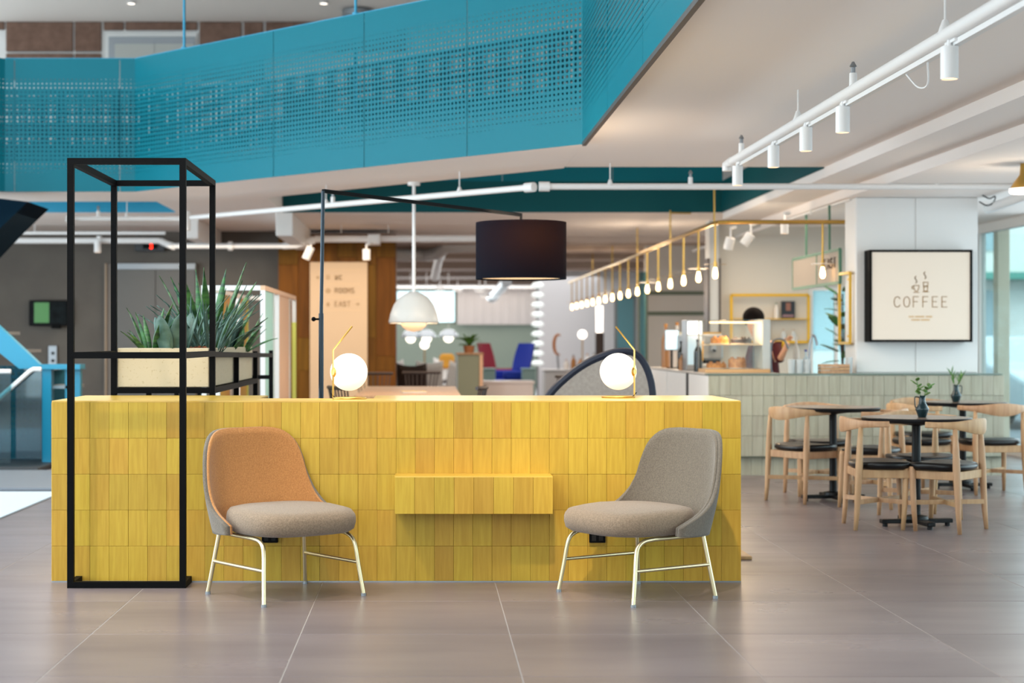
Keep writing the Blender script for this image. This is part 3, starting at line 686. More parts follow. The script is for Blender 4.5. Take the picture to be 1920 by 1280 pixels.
plant('tallest dark snake plant in the middle of the planter', (-1.36, PY0+.75, zs), [(L_tall2, 15, .07, .42, .95, 1.3), (L_grass, 14, .06, .6, 1.0, 1.4)])
plant('tuft of silvery grass leaves beside the rear frame post', (-1.30, PY0+.35, zs), [(L_grass, 28, .07, .7, .85, 1.25)])
plant('spreading snake plant towards the rear end of the planter', (-1.34, PY0+1.35, zs), [(L_tall, 12, .06, .8, .9, 1.3), (L_broad, 4, .05, .5, 1.0, 1.35)])
plant('low spiky plant at the rear end of the planter', (-1.30, PY0+2.0, zs), [(L_short, 9, .05, 1.0, .9, 1.5), (L_tall, 3, .04, .6, .7, .9)])

# ================================================================== LOUNGE CHAIRS
EDGE = bez([(-.362,0,.812), (-.352,.13,.811), (-.326,.205,.79), (-.292,.253,.735), (-.264,.278,.65), (-.238,.29,.56), (-.19,.301,.475), (-.11,.311,.415), (.02,.317,.362)], 8)
FOOT = bez([(-.275,0,.318), (-.272,.10,.318), (-.258,.18,.318), (-.225,.235,.318), (-.185,.268,.318), (-.14,.288,.318), (-.09,.302,.318), (-.04,.31,.319), (.02,.314,.322)], 8)
def shell_pt(u, v, off=0.):
    def base(u, v):
        s = min(abs(u), 1)*(len(EDGE)-1); i = min(int(s), len(EDGE)-2); f = s-i
        a = FOOT[i].lerp(FOOT[i+1], f); c = EDGE[i].lerp(EDGE[i+1], f)
        p = a.lerp(c, v); p.x -= .022*math.sin(PI*min(v, 1))*(1-abs(u)**2)
        return Vector((p.x, math.copysign(p.y, u), p.z))
    p = base(u, v)
    if off:
        e = .01; du = base(min(1, u+e), min(v, .98))-base(max(-1, u-e), min(v, .98)); dv = base(u, min(.98, v+e))-base(u, max(0, min(.96, v-e)))
        n = du.cross(dv); n = n.normalized() if n.length > 1e-9 else Vector((1,0,0))
        p = p+n*off
    return p
def slab(o0, o1, nu=40, nv=14):
    mb = MB(); n = (nu+1)*(nv+1)
    ease = lambda t: 2*t-1
    for off in (o0, o1):
        for j in range(nv+1):
            for i in range(nu+1): mb.v.append(tuple(shell_pt(ease(i/nu)*.998, j/nv, off)))
    c = nu+1
    for j in range(nv):
        for i in range(nu):
            a = j*c+i; mb.f.append((a, a+1, a+1+c, a+c)); mb.f.append((n+a, n+a+c, n+a+1+c, n+a+1))
    ring = [i for i in range(c)] + [j*c+nu for j in range(1, nv+1)] + [nv*c+i for i in range(nu-1, -1, -1)] + [j*c for j in range(nv-1, 0, -1)]
    for a, b_ in zip(ring, ring[1:]+ring[:1]): mb.f.append((a, n+a, n+b_, b_))
    return mb
def cushion():
    mb = MB(); prof = [(.0,.318),(.6,.318),(.9,.320),(.975,.335),(1.0,.365),(1.0,.39),(.985,.415),(.94,.433),(.8,.443),(.4,.449),(0,.45)]
    n = 40
    for sc, z in prof:
        for k in range(n):
            a = 2*PI*k/n; ca, sa = math.cos(a), math.sin(a); e = 2/3.0
            x = math.copysign(abs(ca)**e, ca); y = math.copysign(abs(sa)**e, sa)
            wy = .295-.03*max(0, -x); mb.v.append((.035+.29*x*sc, wy*y*sc, z-.014*max(0, x*sc)*(1 if z > .4 else 0)))
    for i in range(len(prof)-1):
        for k in range(n):
            a = i*n+k; b_ = i*n+(k+1) % n; mb.f.append((a, b_, b_+n, a+n))
    return mb
def lounge(label, loc, rz, inner):
    t = thing('lounge_chair', label, 'chair', loc, rz, 'lounge chairs in front of the yellow desk')
    slab(-.013, -.034).build('back_shell', 'fabric_grey', t, 'all')
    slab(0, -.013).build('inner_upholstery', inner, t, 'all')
    cushion().build('seat_cushion', 'fabric_beige', t, 'all')
    for s in (1, -1):
        fx, fy = .2575, .289*s; r = .0108
        MB().tube(bez([(fx,fy,.012), (.236,.276*s,.14), (.222,.267*s,.235), (.205,.262*s,.277), (.165,.258*s,.300), (.10,.256*s,.307)], 6), r, 10).build('front_leg', 'gold_leg', t, True)
        MB().tube([(.10,.256*s,.307), (-.215,.25*s,.309)], r, 10).build('side_rail', 'gold_leg', t, True)
        MB().tube([(-.212,.25*s,.312), (-fx,fy,.012)], r, 10).build('rear_leg', 'gold_leg', t, True)
        MB().tube([(.2325,.274*s,.165), (-.235,.27*s,.165)], r*.85, 10).build('stretcher', 'gold_leg', t, True)
        for x in (fx, -fx): MB().tube([(x,fy,0), (x,fy,.014)], .0135, 10).build('foot_glide', 'steel', t, True)
    MB().tube([(-.05,-.255,.309), (-.05,.255,.309)], r, 8).build('cross_bar', 'gold_leg', t, True)
    return t
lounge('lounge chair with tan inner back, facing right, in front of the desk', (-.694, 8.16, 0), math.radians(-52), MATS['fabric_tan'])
lounge('grey upholstered lounge chair facing left, at the right end of the desk', (1.035, 8.155, 0), math.radians(212.6), MATS['fabric_grey'])

# ================================================================== DESK LAMPS
def desk_lamp(label, x, y, s):
    t = thing('table_lamp', label, 'lamp', (x, y, DZ), group='globe lamps on the yellow desk'); r = .005
    MB().tube([(0,0,.006), (0,0,.262), (.102*s,0,.39)], r, 8).build('stem', 'brass', t, True)
    ring = [(.088*s+.088*math.cos(a)*-s, -.07+.07+.07*math.sin(a), .005) for a in [2*PI*k/24 for k in range(25)]]
    MB().tube(ring, r, 8).build('base_ring', 'brass', t, True)
    MB().tube([(0,0,.005), (.176*s,0,.005)], r, 8).build('base_bar', 'brass', t, True)
    MB().ball((.082*s,.060,.143), .1015, 32, 20).build('globe', 'globe', t, 'all')
    dv = Vector((.082*s,.060,0)).normalized(); MB().tube([Vector((0,0,.143))-dv*.004, Vector((0,0,.143))+dv*.004, Vector((0,0,.143))+dv*.012], [.017,.026,.027], 20).build('globe_cap', 'brass', t, True)
    MB().tube(bez([(0,.004,.02), (-.012*s,.004,.028), (.012*s,-.01,.008), (.03*s,-.02,.004)]), .002, 6).build('cable', 'black_metal', t, True)
    light('POINT', 'globe_lamp_light', (x+.082*s, y-.08, DZ+.2), 2.2, SOFT, radius=.08)
desk_lamp('brass globe lamp near the middle of the desk, arm leaning right', (624.5-CX)*8.87/F, 8.87, 1)
desk_lamp('brass globe lamp near the right end of the desk, arm leaning left', (1189.5-CX)*9.05/F, 9.05, -1)
# ================================================================== DRUM LAMP, PENDANT, SCREEN, TABLE BEHIND THE DESK
t = thing('floor_lamp', 'arc floor lamp with black drum shade on a long slim arm', 'lamp', (0,0,0))
LP = Vector((-.635, 10.0, 0)); LE = Vector((.683, 11.9, 0)); ZA = 2.16
MB().lathe([(0,0),(.2,0),(.2,.02),(.03,.03),(0,.03)], 28, LP).build('base', 'black_metal', t, True)
PM = M('pole_metal', '#24303a', .35, metal=.5)
MB().tube([LP+Vector((0,0,.02)), LP+Vector((0,0,1.42))], .0155, 12).build('lower_pole', PM, t, True)
MB().tube([LP+Vector((0,0,1.38)), LP+Vector((.012,0,ZA))], .0115, 12).build('upper_pole', PM, t, True)
MB().tube([LP+Vector((-.04,-.01,1.385)), LP+Vector((0,0,1.385))], .006, 8).ball(LP+Vector((-.045,-.01,1.385)), .014, 10, 6).build('clamp_knob', 'black_metal', t, True)
MB().bar((LP.x+.012, LP.y, ZA), (LE.x, LE.y, ZA), .022, .022).build('arm', 'black_metal', t)
MB().bar((LE.x, LE.y, ZA+.011), (LE.x, LE.y, 2.08), .018, .018).build('drop_rod', 'black_metal', t)
SR, S0, S1 = .326, 1.697, 2.105
MB().lathe([(SR,S0),(SR,S1)], 48, (LE.x, LE.y, 0)).build('shade', 'shade_cloth', t, 'all')
MB().lathe([(SR-.004,S0+.002),(SR-.004,S1-.002)], 48, (LE.x, LE.y, 0)).build('shade_lining', M('lining', '#e8cfae', .8), t, 'all')
bpy.data.objects.remove(bpy.data.objects['shade_lining'])
MB().lathe([(SR-.012,S0+.012),(SR-.012,S0+.016),(0,S0+.016)], 40, (LE.x, LE.y, 0)).build('diffuser', M('shade_diffuser', '#f0dcc0', .7, emit=.75, emitcol='#f2c890'), t, 'all')
for k in range(3):
    a = 2*PI*k/3+.5; MB().tube([(LE.x,LE.y,2.085), (LE.x+math.cos(a)*(SR-.003), LE.y+math.sin(a)*(SR-.003), 2.085)], .003, 6).build('shade_spoke', 'black_metal', t, True)
for dx in (-.07, .08): MB().ball((LE.x+dx, LE.y, 1.95), .03, 12, 8).build('bulb', M('shade_bulb', '#ffe8c8', .4, emit=25, emitcol='#ffc888'), t, True)
light('POINT', 'drum_lamp_light', (LE.x+.02, LE.y-.14, 2.0), 24, SOFT, radius=.05)
light('SPOT', 'drum_lamp_down', (LE.x, LE.y, 1.69), 40, WARM, spot=120, blend=.8, radius=.2, target=(LE.x, LE.y, 0))

t = thing('pendant_lamp', 'white dome pendant lamp on a white rod above the table', 'lamp', W(776, 640, 15.9))
K = 15.9/F
MB().tube([(0,0,88*K), (0,0,ZC-H)], .016, 10).build('rod', 'white_pipe', t, True); MB().disc((0,0,ZC-H-.03), .06, .03).build('canopy', 'white_pipe', t, True)
pr = [(0,93),(8,93),(16,90),(28,82),(38,68),(44,52),(47,38),(46.5,34),(45,34)]
MB().lathe([(a*K, b_*K) for a, b_ in pr], 40).build('dome', M('dome_white', '#c8c9c7', .3, spec=.4), t, 'all')
MB().lathe([(a*K, b_*K) for a, b_ in ((24,38),(24,34),(22,28),(14,21),(0,18))], 32).build('bowl', M('lamp_bowl', '#f2dcc0', .4, emit=.35, emitcol='#ffd9a8'), t, 'all')
light('POINT', 'pendant_light', W(776, 592, 15.85), 20, WARM, radius=.08)

t = thing('arched_screen', 'grey felt arched screen with black rim behind the desk', 'screen', (0,0,0))
ol = [(1004,800),(1028,746),(1060,711),(1100,682),(1140,665),(1168,659.5),(1192,664),(1209,684),(1220,714),(1224,746),(1226,800),(1226,960),(1004,960)]
Ys = 11.6; pp = [(W(x,y,Ys).x, W(x,y,Ys).z) for x, y in ol]; cv = [(p.x, p.z) for p in bez([(a, 0, b_) for a, b_ in pp[:11]], 5)] + [(W(1226,960,Ys).x, .0), (W(1004,960,Ys).x, .0)]
MB().vprism(cv, Ys+.01, Ys+.07).build('felt_panel', 'felt', t)
MB().tube([(a, Ys+.03, b_) for a, b_ in cv[:-2]]+[(cv[-2][0], Ys+.03, 0)], .03, 8).build('rim', 'navy', t, True)
for x in (cv[-1][0]+.1, cv[-2][0]-.1): MB().cbox(x-.03, x+.03, Ys-.2, Ys+.25, 0, .02, .004).build('foot', 'black_metal', t)

t = thing('communal_table', 'pale wooden communal table behind the desk under the pendant', 'table', (-.18, 16.5, 0))
MB().cbox(-.47, .50, -1.6, 1.6, .725, .76, .006).build('top', 'oak', t)
for x in (-.4, .43):
    for y in (-1.45, 1.45): MB().bar((x,y,0), (x,y,.725), .05).build('leg', 'oak', t)
for y in (-1.45, 1.45): MB().box(-.38, .41, y-.015, y+.015, .65, .725).build('apron', 'oak', t)
t = thing('magazine', 'yellow magazine lying on the pale communal table', 'magazine', (-.13, 15.9, .76), .1)
MB().cbox(-.11, .12, -.16, .16, 0, .012, .002).build('pages', 'white_paint', t); MB().box(-.112, .122, -.162, .162, .0122, .0145).build('cover', 'yellow_metal', t)

def spindle_chair(label, loc, rz):
    t = thing('spindle_chair', label, 'chair', loc, rz, 'dark spindle back chairs')
    m_ = 'dark_wood'
    MB().lathe([(0,.42),(.2,.42),(.225,.435),(.225,.45),(.2,.462),(0,.455)], 24).build('seat', m_, t, True)
    for x in (-.17, .17):
        for y in (-.17, .17): MB().tube([(x*1.2,y*1.2,0), (x*.75,y*.75,.43)], [.012,.018], 8).build('leg', m_, t, True)
    arc = [(-.20-.06*math.cos(a), .26*math.sin(a), .85) for a in [(-1+2*k/12)*1.25 for k in range(13)]]
    MB().tube(arc, .018, 8).build('top_rail', m_, t, True)
    for k in range(9):
        a = (-1+2*(k+.5)/9)*1.1; MB().tube([(-.14-.05*math.cos(a), .19*math.sin(a), .45), (-.20-.06*math.cos(a), .26*math.sin(a), .845)], .0075, 6).build('spindle', m_, t, True)
    return t
sc0 = spindle_chair('dark spindle back chair half hidden by the arched screen', (1.36, 18.6, 0), math.radians(200))
dup(sc0, (-.55, 14.35, 0), math.radians(25), 'dark spindle back chair in front of the communal table, left of the globe lamp')
dup(sc0, (.26, 14.4, 0), math.radians(170), 'dark spindle back chair at the right corner of the communal table')
dup(sc0, (-.62, 20.4, 0), math.radians(-80), 'dark spindle back chair beyond the communal table beside the wooden wall')
dup(sc0, (-.1, 21.0, 0), math.radians(-100), 'dark spindle back chair beyond the communal table below the white pendant')

# white and coloured frame structure behind the planter
t = thing('partition_frame', 'white timber partition frame with pastel upright panels behind the planter', 'partition', (0,0,0))
SX, EX, SY, EY, SZ = -1.905, -1.364, 14.0, 17.35, 1.724; tt = .04
def pbar(n, p, q, mt='white_paint'): MB().bar(p, q, tt, tt).build(n, mt, t)
for x in (SX+tt/2, EX-tt/2):
    pbar('rail', (x,SY,SZ-tt/2), (x,EY,SZ-tt/2), 'white_paint' if x < -1.6 else 'peach')
for y in (SY+tt/2, EY-tt/2): MB().bar((SX+tt,y,SZ-tt/2), (EX-tt,y,SZ-tt/2), tt, tt).build('rail', 'white_paint', t)
for y, mt in ((SY+tt/2,'white_paint'),(14.86,'white_paint'),(15.35,'white_paint'),(16.62,'white_paint')):
    pbar('post', (EX-tt/2,y,0), (EX-tt/2,y,SZ-tt), mt)
pbar('post', (EX-tt/2,EY-tt/2,1.45), (EX-tt/2,EY-tt/2,SZ-tt)); pbar('post', (EX-tt/2,EY-tt/2,0), (EX-tt/2,EY-tt/2,1.45), 'lemon')
for y, mt in ((SY+tt/2,'white_paint'),(14.95,'white_paint'),(15.85,'white_paint'),(16.55,'white_paint'),(EY-tt/2,'lemon')): pbar('post', (SX+tt/2,y,0), (SX+tt/2,y,SZ-tt), mt)
MB().box(EX-.026, EX-.014, SY+tt, 14.84, .02, SZ-tt).build('panel', 'mint', t); MB().box(EX-.026, EX-.014, 15.37, 16.6, .02, SZ-tt).build('panel', 'peach', t)
MB().box(SX+.014, SX+.026, 14.97, 15.83, .02, SZ-tt).build('panel', 'ochre', t); MB().box(SX+.014, SX+.026, 16.57, EY-tt, .02, SZ-tt).build('panel', 'ochre', t)

# ================================================================== LIFT WALL FITTINGS
t = thing('wall_screen', 'black wall screen with green picture on the grey wall', 'screen', (0,0,0))
a = W(57, 611, 22.95); b_ = W(130, 563, 22.95)
MB().cbox(a.x, b_.x, 22.86, 22.96, a.z, b_.z, .01).build('casing', 'screen_black', t)
c = W(64, 605, 22.85); d = W(92, 567, 22.85); MB().box(c.x, d.x, 22.852, 22.86, c.z, d.z).build('green_image', 'screen_green', t)
c = W(92, 605, 22.85); d = W(125, 567, 22.85); MB().box(c.x, d.x, 22.852, 22.86, c.z, d.z).build('photo_image', M('dim_photo', '#141c1e', .6, spec=.1, col2='#05080a', nscale=(9,9,9)), t)
MB().cbox(W(98,0,22.9).x, W(115,0,22.9).x, 22.84, 22.9, W(0,616,22.9).z, W(0,608,22.9).z, .008).build('sensor', 'black_metal', t)
t = thing('switch_plate', 'steel lift call plate with two buttons on the grey wall', 'switch', (0,0,0))
a = W(91, 686, 22.98); b_ = W(107, 648, 22.98); MB().cbox(a.x, b_.x, 22.96, 23.0, a.z, b_.z, .004).build('plate', 'steel', t)
for py in (662, 676): MB().lathe([(0,-.012),(.022,-.01),(.022,0)], 14, (W(99,0,22.95).x, 22.958, W(0,py,22.95).z), 'y').build('button', 'black_metal', t, True)
t = thing('floor_indicator', 'black lift floor indicator with red digit above the lift', 'indicator', (0,0,0))
a = W(253, 471, 22.9); b_ = W(309, 454, 22.9); MB().cbox(a.x, b_.x, 22.86, 23.0, a.z, b_.z, .008).build('casing', M('dark_grey', '#33363a', .4), t)
a = W(268, 466, 22.85); b_ = W(295, 457, 22.85); MB().box(a.x, b_.x, 22.852, 22.86, a.z, b_.z).build('display', 'screen_black', t)
mb = MB(); q = W(281, 466, 22.84); strokes(mb, GL['3'], q.x, q.z+.005, .032, .055, .012, 22.848); mb.build('digit', 'red_led', t)
# direction board
t = thing('direction_board', 'tall cream direction board with pictograms and lettering on the wooden wall', 'sign', (0,0,0))
YB = 22.57; a = W(581, 760, YB); b_ = W(689, 491, YB); MB().cbox(a.x, b_.x, YB, 22.60, a.z, b_.z, .004).build('board', 'cream_panel', t)
k_ = YB/F; y_ = YB-.003
def wz(py): return H-(py-CY)*k_
def wx(px): return (px-CX)*k_
INK = M('board_ink', '#a5855f', .7)
mb = MB()
for py in (506, 532, 557, 581): mb.box(wx(612), wx(676), y_, YB, wz(py+.5), wz(py-.2))
mb.build('rule_lines', M('rule_ink', '#d9b98e', .7), t)
for word, py, ht in (('WC', 524, 8), ('ROOMS', 549, 9), ('EAST', 574, 9)):
    mb = MB(); text(mb, word, wx(628), wz(py), 5.2*k_, ht*k_, 2.6*k_, 1.5*k_, y_); mb.build('lettering', INK, t)
mb = MB(); strokes(mb, GL['>'], wx(667), wz(573), 6*k_, 6*k_, 1.4*k_, y_); mb.build('arrow', INK, t)
mb = MB(); strokes(mb, GL['<'], wx(594), wz(523), 5*k_, 6*k_, 1.4*k_, y_); mb.build('arrow', INK, t)
for py, kind in ((520, 0), (545, 1), (570, 2)):
    mb = MB(); x = wx(615)
    if kind == 0:
        for dx in (-2, 2): mb.bar((x+dx*k_, y_, wz(py+3.5)), (x+dx*k_, y_, wz(py-1.5)), .002, 2*k_, up=(1,0,0)); mb.lathe([(0,-.002),(1.3*k_,-.002),(1.3*k_,0)], 10, (x+dx*k_, YB, wz(py-3.5)), 'y')
    elif kind == 1: mb.lathe([(2.4*k_,-.002),(4.6*k_,-.002),(4.6*k_,0)], 20, (x, YB, wz(py)), 'y'); mb.lathe([(0,-.002),(1.4*k_,-.002),(1.4*k_,0)], 10, (x, YB, wz(py)), 'y')
    else: mb.bar((x, y_, wz(py+4.5)), (x, y_, wz(py-4)), .002, 2*k_, up=(1,0,0)); mb.lathe([(1.4*k_,-.002),(3.2*k_,-.002),(3.2*k_,0)], 14, (x, YB, wz(py+1)), 'y')
    mb.build('pictogram', INK, t)

# ================================================================== COFFEE SIGN
t = thing('coffee_sign', 'square lit coffee sign in a black frame on the white pillar', 'sign', (0,0,0))
YS = 15.36; ks = YS/F; X0, X1, Z0, Z1 = (1630-CX)*ks, (1823-CX)*ks, H-(641-CY)*ks, H-(468-CY)*ks
for n, bb in (('frame_side', (X0, X0+.022, Z0, Z1)), ('frame_side', (X1-.022, X1, Z0, Z1)), ('frame_top', (X0+.022, X1-.022, Z1-.022, Z1)), ('frame_bottom', (X0+.022, X1-.022, Z0, Z0+.022))):
    MB().cbox(bb[0], bb[1], YS-.012, 15.54, bb[2], bb[3], .003).build(n, 'black_metal', t)
MB().box(X0+.022, X1-.022, YS, 15.5, Z0+.022, Z1-.022).build('light_box', 'sign_face', t)
ys = YS-.002; sx = lambda px: (px-CX)*ks; sz = lambda py: H-(py-CY)*ks
SI = MATS['sign_ink']; mb = MB(); text(mb, 'COFFEE', sx(1676.5), sz(575.5), 11.2*ks, 19.5*ks, 6.7*ks, 1.35*ks, ys); mb.build('lettering', SI, t)
mb = MB()
strokes(mb, [[(0,1),(1,1)],[(0,1),(.08,.5),(.3,.12),(.7,.12),(.92,.5),(1,1)],[(.0,.85),(-.3,.85),(-.28,.5),(.08,.5)],[(0,-.08),(1,-.08)]], sx(1713), sz(547), 10*ks, 12*ks, 1.3*ks, ys); mb.build('cup_pictogram', SI, t)
mb = MB()
strokes(mb, [[(0,1),(1,1)],[(0,1),(.15,.08),(.85,.08),(1,1)],[(.1,.65),(.35,.5),(.6,.66),(.9,.5)],[(-.1,0),(1.1,0)]], sx(1731), sz(547), 9*ks, 18*ks, 1.3*ks, ys); mb.build('glass_pictogram', SI, t)
wav = [(.5+.5*math.sin(2*PI*q/10), q/10) for q in range(11)]
for x, py, hh in ((1715.5, 530.5, 13), (1732.5, 522.5, 13)):
    mb = MB(); strokes(mb, [wav], sx(x), sz(py), 3.4*ks, hh*ks, 1.5*ks, ys); mb.build('steam_pictogram', SI, t)
PI_ = M('sign_ink_pale', '#d8b483', .6)
for py, runs in ((593.5, ((1704,1713),(1715.5,1733),(1736,1748))), (599.5, ((1709,1725),(1727,1743)))):
    mb = MB()
    for x0, x1 in runs:
        x = x0
        while x < x1: mb.box(sx(x), sx(min(x+1.4, x1)), ys, YS, sz(py+1.6), sz(py-1.6)); x += 1.9
    mb.build('small_print', PI_, t)

# ================================================================== CAFE TABLES, CHAIRS, VASES
def cafe_table(label, x, y, rz):
    t = thing('cafe_table', label, 'table', (x, y, 0), rz, 'round cafe tables')
    MB().lathe([(0,.706),(.33,.706),(.355,.712),(.36,.722),(.36,.734),(.356,.7385)], 48).build('top_edge', 'black_table', t, True)
    MB().lathe([(.356,.7386),(0,.7388)], 48).build('top', 'table_top', t, True)
    MB().tube([(0,0,.03), (0,0,.69)], .029, 16).build('column', 'black_table', t, True)
    MB().lathe([(.029,.68),(.09,.69),(.12,.695),(.12,.706),(0,.706)], 20).build('top_plate', 'black_table', t, True)
    for a in (0, PI/2):
        o = MB().cbox(-.25, .25, -.028, .028, .022, .05, .004).build('base_bar', 'black_table', t); o.rotation_euler.z = a
        for s in (-.22, .22):
            g2 = MB().disc((s,0,0), .018, .022, 10).build('foot_glide', 'black_table', o, True)
    MB().lathe([(.08,.05),(.075,.07),(.03,.08)], 20).build('base_hub', 'black_table', t, True)
    return t
T1, T2, T3 = (3.32, 11.2), (3.19, 12.96), (4.56, 14.05)
cafe_table('round black cafe table nearest the camera, with a leafy vase', *T1, .12)
cafe_table('round black cafe table without a vase, beside the tiled counter', *T2, .1)
cafe_table('round black cafe table at the window side, vase with handle on right', *T3, .05)
def elbow_chair(label, loc, rz):
    t = thing('elbow_chair', label, 'chair', loc, rz, 'wooden elbow chairs at the cafe tables'); m_ = 'oak'
    for s in (1, -1):
        MB().tube([(-.165,.215*s,0), (-.155,.212*s,.12), (-.14,.208*s,.42), (-.135,.206*s,.55), (-.128,.203*s,.69)], [.0135,.018,.0245,.021,.014], 12).build('leg', m_, t, 'all')
        MB().tube([(.225,.215*s,0), (.215,.21*s,.15), (.205,.205*s,.40), (.205,.205*s,.425)], [.0135,.018,.0215,.018], 12).build('leg', m_, t, 'all')
        MB().cbox(-.14, .205, .19*s-.012, .19*s+.012, .345, .40, .003).build('seat_rail', m_, t)
        MB().bar((.208,.205*s,.185), (-.158,-.207*s,.185), .02, .03).build('stretcher', m_, t)
    MB().cbox(-.145, -.118, -.19, .19, .345, .40, .003).build('seat_rail', m_, t); MB().cbox(.19, .215, -.19, .19, .345, .40, .003).build('seat_rail', m_, t)
    mb = MB(); n = 36
    prof = [(0,.40),(.85,.40),(.97,.412),(1,.425),(.97,.44),(.8,.447),(.3,.436),(0,.432)]
    for sc, z in prof:
        for k in range(n):
            a = 2*PI*k/n; ca, sa = math.cos(a), math.sin(a); e = .78
            x = math.copysign(abs(ca)**e, ca); y = math.copysign(abs(sa)**e, sa)
            mb.v.append((.04+.205*x*sc, (.24+.012*x)*y*sc, z+.012*(abs(y)*sc)**2*(1 if z > .42 else 0)))
    for i in range(len(prof)-1):
        for k in range(n):
            a = i*n+k; b_ = i*n+(k+1) % n; mb.f.append((a, b_, b_+n, a+n))
    mb.build('seat_pad', 'black_leather', t, 'all')
    mb = MB(); nn = 24                                     # curved back that tapers to its two horns
    for i in range(nn+1):
        q = -1+2*i/nn; a = q*1.62; cx_, cy_ = .03-.245*math.cos(a)*1.0, .268*math.sin(a)
        hh = .016+.034*math.exp(-(q/.42)**2)+.003; tw = .012+.004*(1-abs(q)); zc = .70-.006*math.exp(-(q/.4)**2)+.006*abs(q)
        nx, ny = -math.cos(a), math.sin(a)
        for dr, dz in ((-1,-.7),(-.6,-1),(.6,-1),(1,-.7),(1,.7),(.6,1),(-.6,1),(-1,.7)): mb.v.append((cx_+nx*dr*tw+.018*dz*hh*10*-.1, cy_+ny*dr*tw, zc+dz*hh))
    for i in range(nn):
        for k in range(8): a = i*8+k; b_ = i*8+(k+1) % 8; mb.f.append((a, b_, b_+8, a+8))
    mb.f.append(tuple(range(8))); mb.f.append(tuple(nn*8+k for k in range(8)))
    mb.build('backrest', m_, t, True)
    return t
R_ = math.radians
ch0 = elbow_chair('wooden elbow chair nearest the yellow desk at the vase table, facing right', (3.02, 11.14, 0), R_(-4))
for loc, rz, lab in (((3.47,10.97,0), 139, 'wooden elbow chair nearest the camera at the vase table, facing left'),
                     ((3.50,11.78,0), -80, 'wooden elbow chair behind the front vase table, mostly hidden'),
                     ((2.93,12.93,0), 31, 'leftmost wooden elbow chair, beside the table without a vase'),
                     ((3.42,12.55,0), 150, 'wooden elbow chair between the two left tables, facing the vaseless table'),
                     ((3.20,13.55,0), -85, 'wooden elbow chair between the vaseless table and the tiled counter'),
                     ((4.05,13.65,0), 20, 'wooden elbow chair left of the window side table, behind the front vase'),
                     ((4.66,13.62,0), 97, 'wooden elbow chair at the window side table, its back to the camera'),
                     ((4.40,14.70,0), -85, 'wooden elbow chair between the window side table and the tiled counter')):
    dup(ch0, loc, R_(rz), lab)
def vase(label, x, y, side, spiky):
    t = thing('vase', label, 'vase', (x, y, .739), group='dark teal vases on the cafe tables')
    MB().lathe([(0,0),(.026,0),(.028,.004),(.036,.03),(.045,.052),(.044,.06),(.03,.085),(.023,.10),(.021,.115),(.022,.146),(.019,.146),(.017,.12)], 28).build('body', 'teal_glaze', t, 'all')
    MB().tube(bez([(.02*side,0,.135), (.046*side,0,.137), (.05*side,0,.12), (.048*side,0,.08), (.043*side,0,.065)], 5), .004, 8).build('handle', 'teal_glaze', t, True)
    s_ = thing('sprig', 'green sprig of round leaves in the front teal vase' if not spiky else 'spiky green sprig in the teal vase by the window', 'sprig', (x, y, .85), group='sprigs in the vases')
    lm = leaf_mesh(blade(.045, .028, .4, 5, .15, True) if not spiky else blade(.07, .012, .3, 5), 'leaf_green')
    for k in range(4):
        a = k*1.7+.4; tip = (.055*math.cos(a), .04*math.sin(a), .10+.02*(k % 3))
        MB().tube([(0,0,0), (tip[0]*.4,tip[1]*.4,.05), tip], .0018, 5).build('stem', 'leaf_green', s_, True)
        for q in range(4):
            f_ = .4+.2*q; add_leaf(lm, s_, (tip[0]*f_, tip[1]*f_, tip[2]*f_), a+q*2.4, .9 if not spiky else .4, 1.0)
vase('dark teal jug vase on the front cafe table, handle on left', 3.345, 11.15, -1, False)
vase('dark teal jug vase on the window side table, handle on right', 4.47, 13.95, 1, True)

# ================================================================== TILED COUNTER
ct = thing('bar_counter', 'long pale sage counter clad in upright tiles', 'counter', (0,0,0))
CX0, CX1, CYF = 2.63, 5.385, 15.4; cp = (CX1-CX0)/27; rh = (.935-.18)/4
MB().box(CX0+.012, CX1, CYF+.012, CYF+.12, .17, .93).box(CX0+.06, CX1, CYF+.07, CYF+.14, 0, .17).build('body', 'sage_dark', ct)
MB().box(CX0+.012, CX0+.62, CYF+.12, 19.4, .1, .93).build('return_body', 'sage_dark', ct)
tm2 = MB().cbox(.0012, cp-.0012, -.014, 0, .0012, rh-.0012, .0015).mesh('tile'); tm2.materials.append(MATS['sage_tile'])
for i in range(27):
    for j in range(4): inst(tm2, 'tile', ct, (CX0+i*cp, CYF+.012-random.random()*.0015, .18+j*rh))
for i in range(27): inst(tm2, 'tile', ct, (CX0+i*cp, CYF+.07, -.01))
MB().cbox(CX0-.01, CX1-.02, CYF-.01, CYF+.14, .936, .952, .003).build('worktop', M('worktop', '#6d7c72', .4), ct)
MB().cbox(CX0-.01, CX0+.7, CYF+.14, 19.5, .936, .952, .003).build('return_worktop', M('worktop_pale', '#cfc6bc', .3), ct)
for y0, y1 in ((15.415, 16.55), (16.72, 18.0), (18.05, 19.4)): MB().cbox(CX0-.004, CX0+.012, y0, y1, .06, .93, .003).build('side_panel', 'white_paint', ct)
MB().box(CX0-.002, CX0+.012, 16.55, 16.72, .06, .93).build('dark_gap', 'dark_void', ct)

